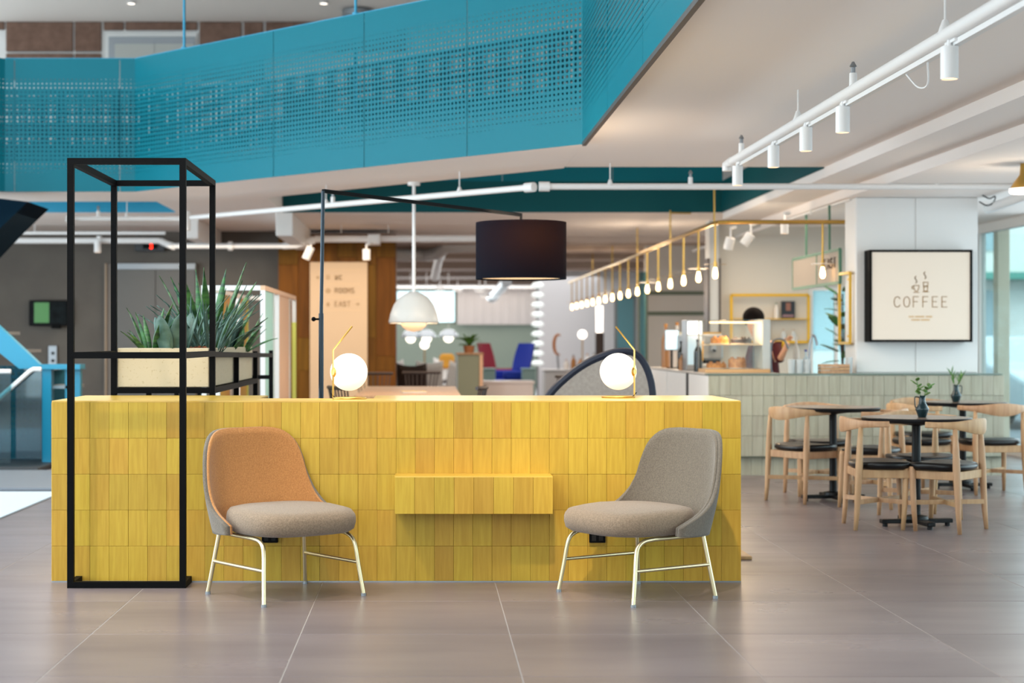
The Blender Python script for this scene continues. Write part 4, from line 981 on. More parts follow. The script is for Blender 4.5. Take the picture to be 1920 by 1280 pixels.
# bulb chandelier
t = thing('bulb_chandelier', 'long brass bar chandelier with hanging filament bulbs above the bar', 'chandelier', (0,0,0))
XB, ZB = 2.85, 2.42
MB().tube([(XB,33,ZB), (XB,16.4,ZB), (XB+.03,16.25,ZB), (XB+.15,16.2,ZB), (4.16,16.2,ZB)], .021, 10).build('bar', 'brass', t, True)
hp = [(XB, 16.3+1.0*k) for k in range(17)] + [(3.885, 16.2)]
rodm = MB().tube([(0,0,-.40), (0,0,0)], .011, 8).mesh('drop_rod'); rodm.materials.append(MATS['brass'])
sock = MB().tube([(0,0,-.44), (0,0,-.385)], [.017,.02], 10).mesh('socket'); sock.materials.append(MATS['brass'])
bul = MB().lathe([(0,-.552),(.015,-.549),(.024,-.535),(.027,-.515),(.023,-.48),(.016,-.45),(.014,-.435)], 14).mesh('bulb'); bul.materials.append(MATS['bulb'])
bul.polygons.foreach_set('use_smooth', [True]*len(bul.polygons))
dsc = MB().lathe([(.02,-.405),(.11,-.408),(.11,-.412),(.02,-.409)], 24).mesh('disc'); dsc.materials.append(glassmat('disc_glass', '#fff4e6', .08, .2))
dscw = MB().lathe([(.02,-.405),(.11,-.408),(.11,-.414),(.02,-.411)], 24).mesh('disc'); dscw.materials.append(MATS['lamp_white'])
for k, (x, y) in enumerate(hp):
    o = inst(rodm, 'drop_rod', t, (x, y, ZB)); inst(sock, 'socket', o); inst(bul, 'bulb', o); inst(dscw if k == 17 else dsc, 'disc', o)
for y in (16.35, 19.3, 22.3, 25.3, 28.3): MB().tube([(XB,y,ZB), (XB,y,ZC)], .010, 8).build('hanger', 'brass', t, True)
MB().tube([(XB,19.3,ZC-.03), (XB+.25,19.35,ZC-.03)], .010, 8).build('hanger_arm', 'brass', t, True)
for y in (17.5, 21.5, 26.5): light('POINT', 'bulb_glow', (XB, y, 2.0), 18, SOFT, radius=.15)
q = W(1370, 455, 17.2); can_light('white spotlight head above the bar left of the dark one', q.x, q.y, q.z+.05, (.3,.2), r=.05, h=.12, on=45)
q = W(1408, 448, 17.2); can_light('white spotlight head tilted to the left above the bar', q.x, q.y, q.z+.05, (.2,.6), r=.05, h=.13, on=45)
q = W(1471, 425, 17.0); can_light('white spotlight head above the hanging sign', q.x, q.y, q.z+.03, r=.04, h=.10, on=45)
t = thing('ceiling_pipe', 'white track pipe slanting under the ceiling above the coffee bar', 'pipe', (0,0,0))
MB().tube([W(1300,470,24), W(1596,372,15.7)], .02, 10).build('pipe', 'white_pipe', t, True)
for px, py, Y in ((1460,412,18.6), (1520,395,17.0)): q = W(px, py+8, Y); MB().tube([q, (q.x,q.y,2.7)], .006, 6).build('hanger', 'white_pipe', t, True)
# ================================================================== ON AND BEHIND THE BAR
CT = .952
t = thing('pastry_case', 'glass pastry display case with two lit shelves on the counter', 'display case', (2.66, 15.75, CT))
WC_, DC, HC = .62, .42, .51
MB().cbox(0, WC_, 0, DC, 0, .035, .004).build('base', M('case_wood', '#c9a070', .5), t)
MB().cbox(WC_-.075, WC_, 0, DC, .035, HC, .004).build('end_panel', M('case_end', '#b9bdba', .5), t)
MB().box(0, WC_-.075, 0, DC, HC-.015, HC).build('top_glass', GLASS_C, t)
MB().box(0, WC_-.075, 0, .006, .035, HC-.015).build('front_glass', GLASS_C, t); MB().box(0, .006, .006, DC, .035, HC-.015).build('side_glass', GLASS_C, t)
MB().box(.006, WC_-.075, .02, DC, .262, .27).build('shelf', M('shelf_glass', '#d9c09a', .3), t)
MB().bar((.05,.05,HC-.03), (WC_-.1,.05,HC-.03), .015).build('light_strip', 'lit_lens', t)
for x in (.003, WC_-.08): MB().bar((x,DC-.01,.035), (x,DC-.01,HC-.015), .012).build('upright', 'steel', t)
light('POINT', 'pastry_case_light', (2.95, 15.9, CT+.42), 9, WARM, radius=.1)
def cake(label, x, z, r, h, mt, top=None):
    t = thing('cake', label, 'cake', (x, 15.95, z), group='cakes in the pastry case')
    MB().lathe([(0,0),(r*1.15,0),(r*1.2,.008),(0,.008)], 20).build('plate', 'lamp_white', t, True)
    MB().lathe([(0,.008),(r,.008),(r,h),(r*.9,h+.006),(0,h+.006)], 20).build('sponge', mt, t, True)
    for k in range(5): a = 2*PI*k/5; MB().ball((r*.7*math.cos(a), r*.7*math.sin(a), h+.012), .012, 8, 5).build('topping', top or mt, t, True)
cake('orange glazed cake on the upper shelf of the pastry case', 2.83, CT+.272, .085, .055, 'cake', 'lit_lens' if False else 'cake')
cake('dark chocolate cake on the upper shelf of the pastry case', 3.04, CT+.272, .10, .05, 'chocolate')
cake('golden tart on the lower shelf of the pastry case, left', 2.80, CT+.037, .095, .045, 'cake')
cake('golden tart on the lower shelf of the pastry case, middle', 3.0, CT+.037, .085, .09, 'cake')
t = thing('bar_fridge', 'tall bright glass front drinks cooler left of the pastry case', 'cooler', (2.66, 16.9, CT))
MB().cbox(0, .17, 0, .3, 0, .52, .006).build('casing', 'steel', t)
MB().box(.012, .158, -.006, 0, .06, .36).build('glass_door', M('cool_glass', '#bcd8e6', .15, emit=.15), t); MB().box(.012, .158, -.006, 0, .37, .505).build('reflection_panel', M('cool_reflection', '#f2fbff', .3, emit=1.0), t)  # glow stands in for pale blue reflections on the glass
MB().bar((.165,-.012,.1), (.165,-.012,.3), .012).build('handle', 'brass', t)
t = thing('order_screen', 'white lit order screen on a stand at the bar', 'screen', (2.72, 18.3, CT))
MB().cbox(-.08, .08, -.01, .015, .20, .43, .004).build('casing', 'steel', t); MB().box(-.07, .07, -.012, -.01, .21, .42).build('display', 'monitor_lit', t)
MB().tube([(0,.01,0), (0,.01,.22)], .012).build('stand', 'black_metal', t, True); MB().disc((0,.01,0), .06, .01).build('foot', 'black_metal', t, True)
t = thing('espresso_machine', 'chrome espresso machine on the bar between the order screen and the cooler', 'coffee machine', (2.98, 18.0, CT))
MB().cbox(-.22, .22, -.2, .2, .10, .38, .02).build('body', 'steel', t); MB().cbox(-.22, .22, -.28, .2, 0, .06, .01).build('drip_tray', 'steel', t)
MB().cbox(-.2, .2, -.12, .18, .06, .10, .005).build('splash_back', 'black_metal', t)
for x in (-.1, .1):
    g_h = MB().tube([(x,-.24,.20), (x,-.24,.27)], .035).build('group_head', 'steel', t, True); MB().tube([(x,-.24,.21), (x,-.36,.20)], .012).build('portafilter', 'black_metal', g_h, True)
MB().box(-.2, .2, -.18, .18, .38, .40).build('cup_rail', 'brass', t)
def bottle(label, x, y, z, r, h, mt, group, cap='black_metal', name='bottle'):
    t = thing(name, label, name, (x, y, z), group=group)
    MB().lathe([(0,0),(r,0),(r,h*.6),(r*.85,h*.68),(r*.35,h*.8),(r*.35,h*.95),(0,h*.95)], 14).build('body', mt, t, True)
    MB().lathe([(0,h*.93),(r*.42,h*.93),(r*.42,h),(0,h)], 12).build('cap', cap, t, True)
bottle('tall dark bottle in front of the drinks cooler', 2.68, 16.3, CT, .04, .32, M('bottle_black', '#141a18', .2), 'bottles on the bar')
bottle('dark bottle beside the order screen on the bar', 2.72, 17.6, CT, .045, .30, MATS['bottle_black'], 'bottles on the bar')
bottle('small brown jar with orange lid behind the order screen', 2.74, 18.9, CT, .05, .50, M('amber', '#a06a34', .3), 'bottles on the bar', 'cake')
bottle('pale tall jar with orange lid beside the brown jar', 2.9, 19.1, CT, .05, .52, M('pale_jar', '#d8cfc4', .3), 'bottles on the bar', 'cake')
bottle('short brown syrup bottle behind the arched screen rim', 2.66, 17.2, CT, .035, .17, MATS['amber'], 'bottles on the bar')
def tumbler(label, x, y, z, r=.036, h=.13, name='drinking_glass', grp='drinking glasses on the counter'):
    t = thing(name, label, 'glass', (x, y, z), group=grp)
    MB().lathe([(0,.004),(r*.8,.004),(r*.8,0),(r,h),(r*.94,h),(r*.74,.012),(0,.012)], 16).build('bowl', M('pale_glass', '#e6ecec', .1, trans=.4), t, True)
for k, (dx, lab) in enumerate(((0, 'leftmost'), (.075, 'second'), (.15, 'third'), (.075, 'rear'))): tumbler('%s of the upside down drinking glasses beside the barista' % lab, 3.42+dx, 15.48+(.075 if k == 3 else 0), CT)
tumbler('single clear glass on the counter against the pillar', 3.96, 15.47, CT, .03, .15); tumbler('small clear glass beside the wooden trays against the pillar', 3.90, 15.5, CT, .03, .08)
for k, lab in enumerate(('lowest', 'middle', 'topmost')):
    t = thing('wooden_tray', '%s pale wooden tray stacked on the counter beside the pillar' % lab, 'tray', (3.82, 15.48, CT+.03*k), group='stacked wooden trays')
    MB().cbox(-.14, .13, -.06, .06, 0, .012, .003).build('tray_bottom', 'oak', t); MB().cbox(-.14, .13, -.065, -.055, .0, .026, .002).build('tray_rim', 'oak', t); MB().cbox(-.14, .13, .055, .065, 0, .026, .002).build('tray_rim', 'oak', t)
t = thing('bar_tap', 'slender chrome gooseneck tap on the counter', 'tap', (3.59, 15.52, CT))
MB().tube([(0,0,0), (0,0,.05)], .022).build('tap_base', 'steel', t, True); MB().tube(bez([(0,0,.04), (.01,0,.26), (.03,0,.345), (.055,0,.35), (.075,0,.29), (.078,0,.26)], 6), .011).build('spout', 'steel', t, True)
t = thing('bar_tap', 'low curved steel tap behind the drinking glasses', 'tap', (3.40, 16.3, .9))
MB().tube(bez([(0,0,0), (0,0,.30), (.05,0,.37), (.13,0,.36), (.17,0,.28)], 6), .011).build('spout', 'steel', t, True); MB().tube([(0,0,0), (0,0,.06)], .02).build('tap_base', 'steel', t, True)
tag(MB().cbox(3.35, 4.0, 16.0, 16.6, .82, .9, .01).build('sink_counter', 'steel'), 'steel sink counter behind the bar', 'counter')
MB().cbox(3.36, 3.99, 16.02, 16.58, 0, .82, .006).build('cabinet_body', 'sage_dark', bpy.data.objects['sink_counter'])
for (x, y, h_, mt, lab) in ((3.72, 16.2, .17, 'royal_blue', 'blue topped detergent bottle standing at the bar sink'), (3.66, 16.35, .3, 'pale_jar', 'tall white bottle standing at the bar sink')):
    bottle(lab, x, y, .9, .03, h_+.1, MATS[mt] if mt == 'pale_jar' else M('clear_soap', '#c8dce6', .2), 'bottles at the sink', mt)

# barista: one continuous body grown on a skeleton
P_ = 17.0
def sk(px, py, dy=0): q = W(px, py, P_+dy); return q
t = thing('person', 'person in dark red sweater bending over the sink holding a yellow cloth', 'person', (0,0,0))
def skin_body(name, pts, edges, rad, mat, parent, sub=2):
    me = bpy.data.meshes.new(name); me.from_pydata([tuple(p) for p in pts], edges, []); me.materials.append(mat)
    o = bpy.data.objects.new(name, me); COL.objects.link(o); o.parent = parent
    md = o.modifiers.new('skin', 'SKIN'); md.use_smooth_shade = True
    for i, r in enumerate(rad):
        sv = me.skin_vertices[0].data[i]; sv.radius = (r, r) if not isinstance(r, tuple) else r
        sv.use_root = (i == 0)
    s_ = o.modifiers.new('sub', 'SUBSURF'); s_.levels = sub; s_.render_levels = sub; return o
hip = sk(1442, 740); B = [hip, sk(1440,690), sk(1436,655), sk(1428,640), sk(1418,628), sk(1414,606,-.02), sk(1412,590,-.02),
     sk(1456,650,-.08), sk(1462,676,-.16), sk(1472,655,-.26), sk(1478,641,-.3),
     sk(1412,652,.1), sk(1404,690,.05), sk(1420,700,-.15), sk(1430,702,-.2),
     hip+Vector((.09,0,-.35)), hip+Vector((.10,.02,-.66)), hip+Vector((-.09,0,-.35)), hip+Vector((-.10,.02,-.66))]
E = [(0,1),(1,2),(2,3),(3,4),(4,5),(5,6),(2,7),(7,8),(8,9),(9,10),(2,11),(11,12),(12,13),(13,14),(0,15),(15,16),(0,17),(17,18)]
Rr = [.13,.11,.115,.06,.05,.095,.07,.05,.04,.03,.026,.065,.05,.04,.032,.075,.05,.075,.05]
body = skin_body('body', B, E, Rr, MATS['skin'], t)
SWE = skin_body('sweater', [B[0], B[1], B[2], B[3], B[7], B[8], sk(1465,668,-.19), B[11], B[12], sk(1415,697,-.1)], [(0,1),(1,2),(2,3),(2,4),(4,5),(5,6),(2,7),(7,8),(8,9)], [.14,.125,.13,.066,.06,.052,.044,.075,.058,.05], MATS['red_wool'], t)
TRO = skin_body('trousers', [B[0]+Vector((0,0,.03)), B[15], B[16], B[17], B[18]], [(0,1),(1,2),(0,3),(3,4)], [.15,.09,.065,.09,.065], MATS['denim'], t)
hc = sk(1412, 600, -.01)
MB().ball((hc.x+.01, hc.y+.03, hc.z+.03), .112, 18, 12, (1, 1.05, .95)).build('hair', 'hair', t, 'all')
MB().ball((hc.x+.095, hc.y-.02, hc.z-.07), .022, 8, 6, (.5,1,1.4)).build('ear', 'skin', t, 'all')
hand = sk(1478, 639, -.3)
for k in range(4):
    o_ = Vector((.012*(k-1.5), -.01, .0)); ln_ = (.062, .07, .066, .05)[k]
    skin_body('finger', [hand+o_, hand+o_+Vector((.008,-.02,ln_*.55)), hand+o_+Vector((.018,-.045,ln_*.75))], [(0,1),(1,2)], [.010,.009,.008], MATS['skin'], t, 1)
skin_body('thumb', [hand+Vector((-.02,0,-.02)), hand+Vector((-.045,-.02,.01)), hand+Vector((-.04,-.04,.03))], [(0,1),(1,2)], [.012,.010,.009], MATS['skin'], t, 1)
t = thing('cleaning_cloth', 'bright yellow cloth hanging from the barista hand', 'cloth', (0,0,0))
p0 = W(1450, 640, 16.8); p1 = W(1490, 640, 16.8)
MB().grid(14, 10, lambda u, v: (p0.x+(p1.x-p0.x)*(u*(1-.35*v)+.03*v), 17.0+.03*math.sin(u*14)*(.3+v), p0.z+.01*math.sin(u*9)-.25*v*(1-.25*u))).build('cloth_sheet', 'yellow_cloth', t, 'all')
t.children[0].modifiers.new('thickness', 'SOLIDIFY').thickness = .006

# yellow shelf on the bar wall
t = thing('wall_shelf', 'yellow framed two tier shelf on the bar wall', 'shelf', (0,0,0))
YW = 20.9; x0, x1 = (1371-CX)*YW/F, (1516-CX)*YW/F; zt, zm, zb = H-(553-CY)*YW/F, H-(597-CY)*YW/F, H-(641-CY)*YW/F
for n, p, q in (('frame_top', (x0,YW,zt), (x1,YW,zt)), ('frame_bottom', (x0,YW,zb), (x1,YW,zb)), ('frame_side', (x0,YW,zb), (x0,YW,zt)), ('frame_side', (x1,YW,zb), (x1,YW,zt))): MB().bar(p, q, .035, .03, up=(0,1,0)).build(n, 'yellow_metal', t)
MB().box(x0, x1, YW-.02, 20.99, zm-.012, zm).build('shelf_board', 'yellow_metal', t); MB().box(x0, x1, YW-.02, 20.99, zb-.012, zb).build('shelf_board', 'yellow_metal', t)
q = W(1479, 597, YW); t = thing('book', 'dark book with a portrait cover standing on the yellow shelf', 'book', (q.x, YW+.03, zm))
MB().cbox(-.085, .085, 0, .03, 0, .22, .003).build('cover', M('book_dark', '#141c26', .5), t); MB().box(-.03, .03, -.002, 0, .10, .20).build('cover_portrait', M('portrait_tone', '#8a5a4a', .6), t); MB().box(-.07, .07, -.002, 0, .02, .05).build('cover_band', M('cover_band', '#8a6a70', .6), t)
q = W(1457, 597, YW); bottle('white bottle beside the dark book on the yellow shelf', q.x, YW+.04, zm, .028, .2, MATS['pale_jar'], 'bottles on the yellow shelf', 'leaf_dark')
q = W(1438, 641, YW); bottle('tall black bottle on the lower tier of the yellow shelf', q.x, YW+.04, zb, .045, .27, MATS['bottle_black'], 'bottles on the yellow shelf')
for px, lab in ((1470, 'small glass jar with wooden lid on the yellow shelf, left'), (1489, 'small glass jar with wooden lid on the yellow shelf, right')):
    q = W(px, 641, YW); bottle(lab, q.x, YW+.04, zb, .032, .16, MATS['pale_glass'], 'bottles on the yellow shelf', 'amber')
# hanging sign in a green frame
t = thing('hanging_sign', 'pale hanging sign in a green frame above the bar, lettered', 'sign', (0,0,0))
XS = 4.0; y0, y1, z0, z1 = 15.98, 18.0, 1.82, 2.14; G_ = M('frame_green', '#4f7a64', .5)
MB().box(XS-.01, XS+.01, y0, y1, z0, z1).build('board', M('sign_board', '#a5988a', .7), t)
for p, q in (((XS,y0,z0),(XS,y1,z0)), ((XS,y0,z1),(XS,y1,z1)), ((XS,y1,z0),(XS,y1,z1)), ((XS,y0,z0),(XS,y0,z1)), ((XS,(y0+y1)/2-.1,z0),(XS,(y0+y1)/2-.1,z1))): MB().bar(p, q, .03, .03, up=(1,0,0)).build('frame_bar', G_, t)
for y in (17.4, 16.4): MB().bar((XS,y,z1), (XS,y,2.6), .02).build('hanger', G_, t)
mb = MB(); xx = 0
for ch in 'EAST':
    for ln in GL[ch]:
        for (a, b_), (c, d) in zip(ln[:-1], ln[1:]):
            mb.bar((XS-.012, 16.55-(xx+a*.09), 1.97+b_*.10), (XS-.012, 16.55-(xx+c*.09), 1.97+d*.10), .004, .016, up=(1,0,0))
    xx += .125
mb.build('lettering', M('sign_brown', '#5c4a40', .7), t)
t = thing('wall_bracket', 'narrow yellow metal frame on the side of the coffee pillar', 'frame', (0,0,0))
for p, q in (((4.0,15.6,1.235),(4.0,15.6,1.90)), ((4.0,16.0,1.235),(4.0,16.0,1.90)), ((4.0,15.6,1.235),(4.0,16.0,1.235)), ((4.0,15.6,1.90),(4.0,16.0,1.90))): MB().bar(p, q, .025, .025).build('bar', 'yellow_metal', t)
for z in (1.3, 1.84): MB().bar((4.0,15.7,z), (4.04,15.7,z), .02).build('mount', 'yellow_metal', t)
# rubber plant at the bar window
t = thing('potted_plant', 'rubber plant with large dark leaves in the bar window', 'plant', W(1580, 690, 18.9))
MB().lathe([(0,-.22),(.11,-.22),(.14,.0),(.12,0),(.11,-.02),(0,-.02)], 20).build('pot', 'lamp_white', t, True)
for k in range(3): MB().tube([(0,0,-.02), (.03*(k-1),.02,.45), (.06*(k-1),0,.85)], .010, 6).build('stem', 'dark_wood', t, True)
lm = leaf_mesh(blade(.22, .13, .5, 7, .15, True), 'leaf_dark')
for k in range(24):
    a = k*2.4; add_leaf(lm, t, (.05*math.cos(a), .04*math.sin(a), .05+.036*k), a, random.uniform(.6, 1.5), random.uniform(.7, 1.1))
tag(MB().cbox(W(1560,0,18.9).x, W(1610,0,18.9).x, 18.75, 19.05, 0, .725, .01).build('plant_plinth', 'sage_dark'), 'grey green plinth under the rubber plant', 'plinth')

# ================================================================== FAR ROOM FURNITURE
t = thing('host_stand', 'sage green podium cabinet with pale wooden sides beyond the desk', 'cabinet', (0,0,0))
Yh = 24.0; a = W(858, 740, Yh); b_ = W(899, 661, Yh)
MB().cbox(a.x, b_.x, Yh, Yh+.4, 0, b_.z-.03, .006).build('body', M('podium_green', '#8b8d76', .6), t)
MB().cbox(a.x-.015, a.x, Yh-.02, Yh+.4, 0, b_.z-.03, .004).build('side_panel', M('pale_blue', '#b9c6cc', .6), t); MB().cbox(b_.x, b_.x+.05, Yh-.02, Yh+.4, 0, b_.z-.03, .004).build('side_panel', 'peach', t)
MB().cbox(a.x-.02, b_.x+.06, Yh-.03, Yh+.42, b_.z-.03, b_.z, .004).build('top', 'oak', t)
ztop = b_.z
t = thing('potted_plant', 'bushy green pot plant standing on the podium cabinet', 'plant', (W(880,0,Yh).x, Yh+.2, ztop))
MB().lathe([(0,0),(.07,0),(.085,.1),(.075,.1),(0,.09)], 18).build('pot', M('terracotta', '#a86a40', .7), t, True)
lm = leaf_mesh(blade(.17, .06, .7, 6, .2, True), 'leaf_green')
for k in range(26): a = k*2.4; add_leaf(lm, t, (.02*math.cos(a), .02*math.sin(a), .09+.004*k), a, random.uniform(.3, 1.3), random.uniform(.7, 1.2))
# wing chairs on a low bench
def wing_chair(label, loc, rz, mt):
    t = thing('wing_chair', label, 'chair', loc, rz, 'wing chairs in the far room')
    MB().cbox(-.30, .30, -.30, .30, .28, .45, .05).build('seat', mt, t, True)
    MB().grid(10, 8, lambda u, v: (-.28-.16*v+.14*(2*u-1)**2*(1 if v > .2 else .4), (u-.5)*(.62+.16*math.sin(v*PI*.9)), .42+.66*v)).build('backrest', mt, t, True)
    t.children[-1].modifiers.new('thickness', 'SOLIDIFY').thickness = .07
    for s in (1, -1): MB().cbox(-.28, .26, .30*s-.05, .30*s+.05, .45, .60, .03).build('armrest', mt, t, True)
    for x in (-.25, .25):
        for y in (-.25, .25): MB().tube([(x,y,0), (x*.9,y*.9,.29)], [.012,.02], 8).build('leg', 'oak', t, True)
wing_chair('royal blue wing chair beyond the podium cabinet', (W(958,0,29).x, 29.2, .14), R_(200), MATS['royal_blue'])
wing_chair('wine red wing chair beside the blue wing chair', (W(938,0,31).x, 31.2, .14), R_(-20), MATS['wine'])
tag(MB().cbox(W(905,0,28).x, W(1010,0,28).x, 28.3, 32, 0, .14, .01).build('seating_platform', M('platform_teal', '#8fb0b0', .6)), 'pale teal seating platform under the wing chairs', 'platform')
for px, lab in ((917, 'pale teal side box left of the blue wing chair'), (992, 'pale teal side box right of the blue wing chair')):
    t = thing('side_box', lab, 'box', (W(px,0,28.4).x, 28.6, .14), group='side boxes by the wing chairs'); MB().cbox(-.11, .11, -.2, .2, 0, .62, .01).build('body', 'platform_teal', t); MB().cbox(-.12, .12, -.21, .21, .62, .65, .005).build('lid', 'platform_teal', t)
t = thing('low_table', 'long pale low table in front of the wing chairs', 'table', (W(950,0,24.5).x, 24.9, 0))
MB().cbox(-.40, .42, -.35, .35, .62, .66, .006).build('top', M('pale_pink', '#e2d6d2', .4), t)
for x in (-.36, .38):
    for y in (-.3, .3): MB().bar((x,y,0), (x,y,.62), .03).build('leg', 'white_paint', t)
MB().box(-.38, .40, -.33, -.31, .3, .62).build('front_board', 'pale_pink', t)
def shell_chair(label, loc, rz, mt):
    t = thing('shell_chair', label, 'chair', loc, rz, 'shell chairs in the far room')
    MB().grid(8, 10, lambda u, v: (.22-.44*min(v*2, 1)-.08*max(0, v-.5)*2, (u-.5)*.46, .46-.03*math.sin(PI*min(v*2, 1))+.42*max(0, v-.5)*2+.05*(2*u-1)**2)).build('shell', mt, t, True)
    t.children[-1].modifiers.new('thickness', 'SOLIDIFY').thickness = .015
    for x in (-.2, .2):
        for y in (-.2, .2): MB().tube([(x*1.1,y*1.1,0), (x*.6,y*.6,.45)], .012, 6).build('leg', mt, t, True)
    return t
s0 = shell_chair('white shell chair nearest the wooden wall in the far room', (W(770,0,30).x, 30, 0), R_(30), MATS['lamp_white'])
dup(s0, (W(800,0,28).x, 28, 0), R_(100), 'white shell chair in front of the far round tables, left')
dup(s0, (W(835,0,28.5).x, 28.5, 0), R_(140), 'white shell chair in front of the far round tables, right')
dup(s0, (W(845,0,33).x, 33, 0), R_(-60), 'white shell chair behind the far tables beside the podium')
s1 = shell_chair('dark brown shell chair nearest the communal table', (W(778,0,25).x, 25, 0), R_(80), MATS['dark_wood'])
dup(s1, (W(750,0,26.5).x, 26.5, 0), R_(20), 'dark brown shell chair against the wooden wall')
dup(s1, (W(825,0,31).x, 31, 0), R_(200), 'dark brown shell chair between the white shell chairs')
for px, Y, lab in ((790, 29.2, 'left of the two far white round tables'), (842, 30.6, 'right of the two far white round tables')):
    t = thing('round_table', lab, 'table', (W(px,0,Y).x, Y, 0), group='far white round tables')
    MB().lathe([(0,.72),(.36,.72),(.36,.745),(0,.745)], 28).build('top', 'lamp_white', t, True); MB().tube([(0,0,.02), (0,0,.72)], .03).build('column', 'lamp_white', t, True); MB().disc((0,0,0), .25, .02).build('base', 'lamp_white', t, True)
tag(MB().cbox(-.14, .14, -.06, .06, 0, .28, .05).build('cushion', M('orange_cloth', '#e0a23a', .8), None, True, loc=(W(838,0,30.6).x, 30.6, .745)), 'orange yellow cushion among the far white chairs', 'cushion')
for px, py, Y, lab in ((770, 631, 34, 'silver dome pendant half hidden by the white pendant'), (800, 631, 34, 'middle of the three silver dome pendants'), (841, 630, 34, 'silver dome pendant nearest the podium plant')):
    q = W(px, py, Y); t = thing('pendant_lamp', lab, 'lamp', q, group='far silver pendants')
    MB().lathe([(0,.15),(.08,.14),(.16,.08),(.20,0),(.20,-.02),(.19,-.02)], 24).build('dome', M('silver', '#c9d2d8', .2, metal=.7), t, 'all'); MB().tube([(0,0,.14), (0,0,2.9-q.z)], .006, 6).build('cord', 'white_pipe', t, True); MB().ball((0,0,-.03), .10, 14, 8).build('bulb', 'lit_white', t, 'all')
for px, py, lab in ((796, 646, 'white globe lamp low between the silver pendants'), (1092, 627, 'white globe lamp beside the far buffet')):
    q = W(px, py, 33); t = thing('globe_lamp', lab, 'lamp', (q.x, q.y, 0), group='far white globe lamps'); MB().ball((0,0,q.z), .09, 14, 10).build('globe', 'lit_white', t, 'all'); MB().tube([(0,0,.02), (0,0,q.z-.085)], .012, 8).build('stem', 'brass', t, True); MB().disc((0,0,0), .12, .02).build('base', 'brass', t, True)
t = thing('lamp_column', 'column of stacked white glass shades beside the pale wall', 'lamp', (W(1008,0,34).x, 34, 0))
MB().tube([(0,0,0), (0,0,2.75)], .02).build('pole', 'steel', t, True)
for k in range(9): MB().lathe([(0,.12),(.08,.11),(.13,.06),(.13,.04),(.06,0),(0,0)], 20, (0,0,.75+.2*k)).build('shade', M('column_shade', '#e8f0ee', .3, emit=.5), t, 'all')
# far buffet
t = thing('buffet_counter', 'pale buffet counter with food in front of the pale wall', 'counter', (0,0,0))
Yb = 31.0; a = W(1022, 0, Yb); b_ = W(1200, 0, Yb)
MB().cbox(a.x, b_.x, Yb, Yb+.7, 0, .70, .01).build('body', M('buffet_grey', '#c6c2be', .6), t); MB().cbox(a.x-.03, b_.x+.03, Yb-.03, Yb+.73, .70, .73, .005).build('top', 'white_paint', t)
t = thing('bread_ring', 'brown bread ring standing on the buffet counter', 'bread', W(1047, 646, Yb+.2))
MB().tube([(.12*math.cos(a)*.7, 0, .19*math.sin(a)) for a in [PI*.35+k*PI*1.25/14 for k in range(15)]], [.012+.018*math.sin(PI*k/14) for k in range(15)], 8).build('crust', M('bread', '#b06a28', .7), t, True)
MB().tube([(0,0,.73-W(1047, 646, Yb+.2).z), (-.02,0,-.15)], .02, 6).build('holder', 'steel', t, True)
for k in range(10):
    q = W(1062+k*13, 683, Yb+.2); bottle('%s of the row of jars on the far buffet counter' % ('first','second','third','fourth','fifth','sixth','seventh','eighth','ninth','tenth')[k], q.x, q.y, .73, .05, random.uniform(.16, .34), [MATS['pale_jar'], MATS['amber'], MATS['cake'], MATS['lamp_white']][k % 4], 'jars on the far buffet', ['cake','steel','clay'][k % 3])
t = thing('tall_lamp', 'tall glowing paper lamp on a wooden plinth at the far buffet', 'lamp', W(1124, 667, 32.5))
MB().cbox(-.08, .08, -.08, .08, -W(1124, 667, 32.5).z, .46, .01).build('plinth', 'dark_wood', t); MB().lathe([(0,.46),(.065,.46),(.07,.98),(0,.98)], 16).build('shade', 'lit_white', t, True)
t = thing('glass_door', 'grey framed glass door behind the bulb chandelier', 'door', (W(1166,0,35).x, 35, 0))
for p, q in (((-.13,0,0),(-.13,0,2.2)), ((.28,0,0),(.28,0,2.2)), ((-.13,0,2.2),(.28,0,2.2)), ((-.13,0,1.0),(.28,0,1.0))): MB().bar(p, q, .06).build('frame_bar', M('door_grey', '#7c8486', .5), t)
MB().box(-.11, .26, -.005, .005, 0, 2.18).build('pane', GLASS_B, t)
t = thing('glass_partition', 'glass partition with slim green posts behind the order screen', 'partition', (W(1205,0,25).x, 25, 0))
for x in (-.06, .06): MB().bar((x,0,0), (x,0,2.3), .035).build('post', 'sage_dark', t)
MB().box(-.05, .05, -.004, .004, 0, 2.3).build('pane', GLASS_B, t)
# ducts below the far ceiling
t = thing('ceiling_duct', 'round white duct bending below the far ceiling', 'duct', (0,0,0))
MB().tube([W(742,478,26), W(800,478,26), W(822,474,25.6), W(838,462,25.3), W(900,460,25.2)], .10, 14).build('duct', 'white_pipe', t, True)
MB().tube([W(815,520,29), W(822,490,27.5), W(830,472,26)], .07, 12).build('branch', 'white_pipe', t, True)
t = thing('ceiling_duct', 'grey round duct slanting down behind the drum lamp', 'duct', (0,0,0))
MB().tube([W(924,556,40), W(950,528,34)], .11, 14).build('duct', 'steel', t, True); MB().tube([W(922,557,40), W(926,554,39.6)], .13, 14).build('flange', 'steel', t, True)
for k, (px, py, Y) in enumerate(((825,543,38),(858,545,39),(899,546,38),(910,557,36))):
    t = thing('ceiling_lamp', 'bright far ceiling lamp, %s from the wooden wall' % ('first','second','third','fourth')[k], 'lamp', W(px, py, Y), group='bright far ceiling lamps')
    MB().disc((0,0,0), .10, .04).build('diffuser', 'lit_white', t, True); MB().lathe([(.10,.0),(.115,.0),(.115,.06),(0,.06)], 18).build('housing', 'white_pipe', t, True); MB().tube([(0,0,.06), (0,0,.5)], .01, 6).build('rod', 'white_pipe', t, True)
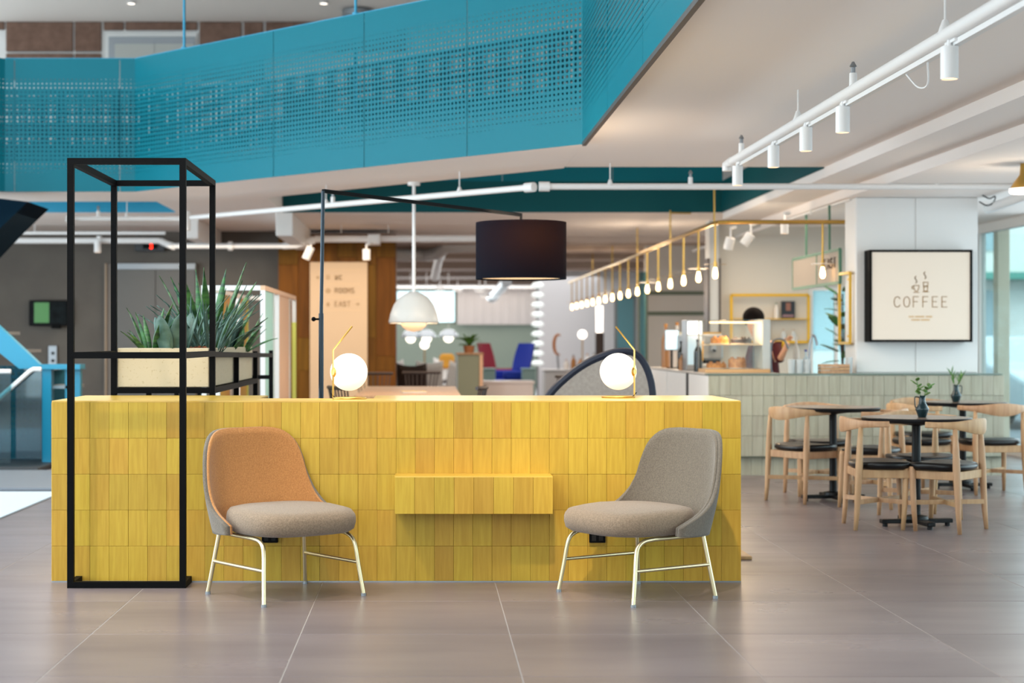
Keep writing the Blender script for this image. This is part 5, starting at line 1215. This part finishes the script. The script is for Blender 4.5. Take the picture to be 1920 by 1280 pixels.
light('AREA', 'far_room_lamps', (.8, 35, 2.66), 330, (1.0, .97, .95), (0,0,0), 6, 16)
light('AREA', 'soffit_fill', (-.5, 21.0, 2.5), 120, SOFT, (0,0,0), 7, 2.5)  # added fill, one large area in place of rows of downlights
light('AREA', 'bar_fill', (4.0, 18.6, 2.55), 34, SOFT, (0,0,0), 1.6, 3.5)  # added fill that brightens the bar, no fixture of its own
light('AREA', 'bridge_fill', (1.3, 14.0, 2.5), 60, SOFT, (0,0,0), 3, 1.2)  # added fill, here and below, bounced off the floor to lift the soffit
light('AREA', 'bridge_fill_2', (-3.2, 16.6, 2.5), 60, SOFT, (0,0,0), 1.6, 2)

# ================================================================== STREET OUTSIDE
t = thing('street_building', 'pale building across the street seen through the window', 'building', (0,0,0))
MB().box(8, 30, 50, 52, -.1, 12).build('wall', 'facade', t)
for k in range(8):
    for j in range(3): w_ = MB().box(9+k*2.4, 10.3+k*2.4, 49.95, 50.0, 1+j*3, 2.8+j*3).build('window', M('shop_glass', '#9ab4bc', .2), t)
MB().box(8, 30, 48.8, 50, 3.1, 3.3).build('canopy', M('canopy_green', '#4e9a8c', .6), t)
def car(label, loc, rz):
    t = thing('parked_car', label, 'car', loc, rz)
    MB().vprism([(-2.1,.3),(-2.1,.75),(-1.6,.9),(-1.0,1.0),(-.5,1.42),(.8,1.45),(1.5,1.02),(2.05,.9),(2.1,.3)], -.85, .85).build('body', 'car_paint', t, bev=.06)
    MB().vprism([(-.9,1.02),(-.48,1.36),(.1,1.38),(.1,1.02)], -.865, .865).build('side_window', 'screen_black', t); MB().vprism([(.18,1.02),(.18,1.38),(.76,1.38),(1.25,1.04)], -.865, .865).build('side_window', 'screen_black', t)
    for x in (-1.35, 1.3):
        for y in (-.8, .8):
            w_ = MB().lathe([(0,-.1),(.31,-.1),(.33,-.05),(.33,.05),(.31,.1),(0,.1)], 20, (x,y,.33), 'y').build('wheel', 'black_metal', t, True); MB().lathe([(0,-.105),(.19,-.105),(.19,.105),(0,.105)], 14, (x,y,.33), 'y').build('hub_cap', 'steel', w_, True)
car('pale blue parked car outside the window by the coffee pillar', (9.6, 27.5, -.1), R_(100))

# ================================================================== WARM CEILING SPOTS OVER THE SEATING
light('SPOT', 'desk_spot', (.1, 6.3, 4.9), 250, WARM, spot=34, blend=.9, radius=.06, target=(.0, 8.5, .35))
light('SPOT', 'desk_spot_2', (-2.6, 6.0, 5.2), 330, (1, .86, .70), spot=46, blend=.9, radius=.08, target=(-.7, 8.5, .4))
light('SPOT', 'desk_spot_3', (.2, 5.0, 5.3), 750, (1, .88, .72), spot=19, blend=.8, radius=.08, target=(1.15, 8.6, .72))
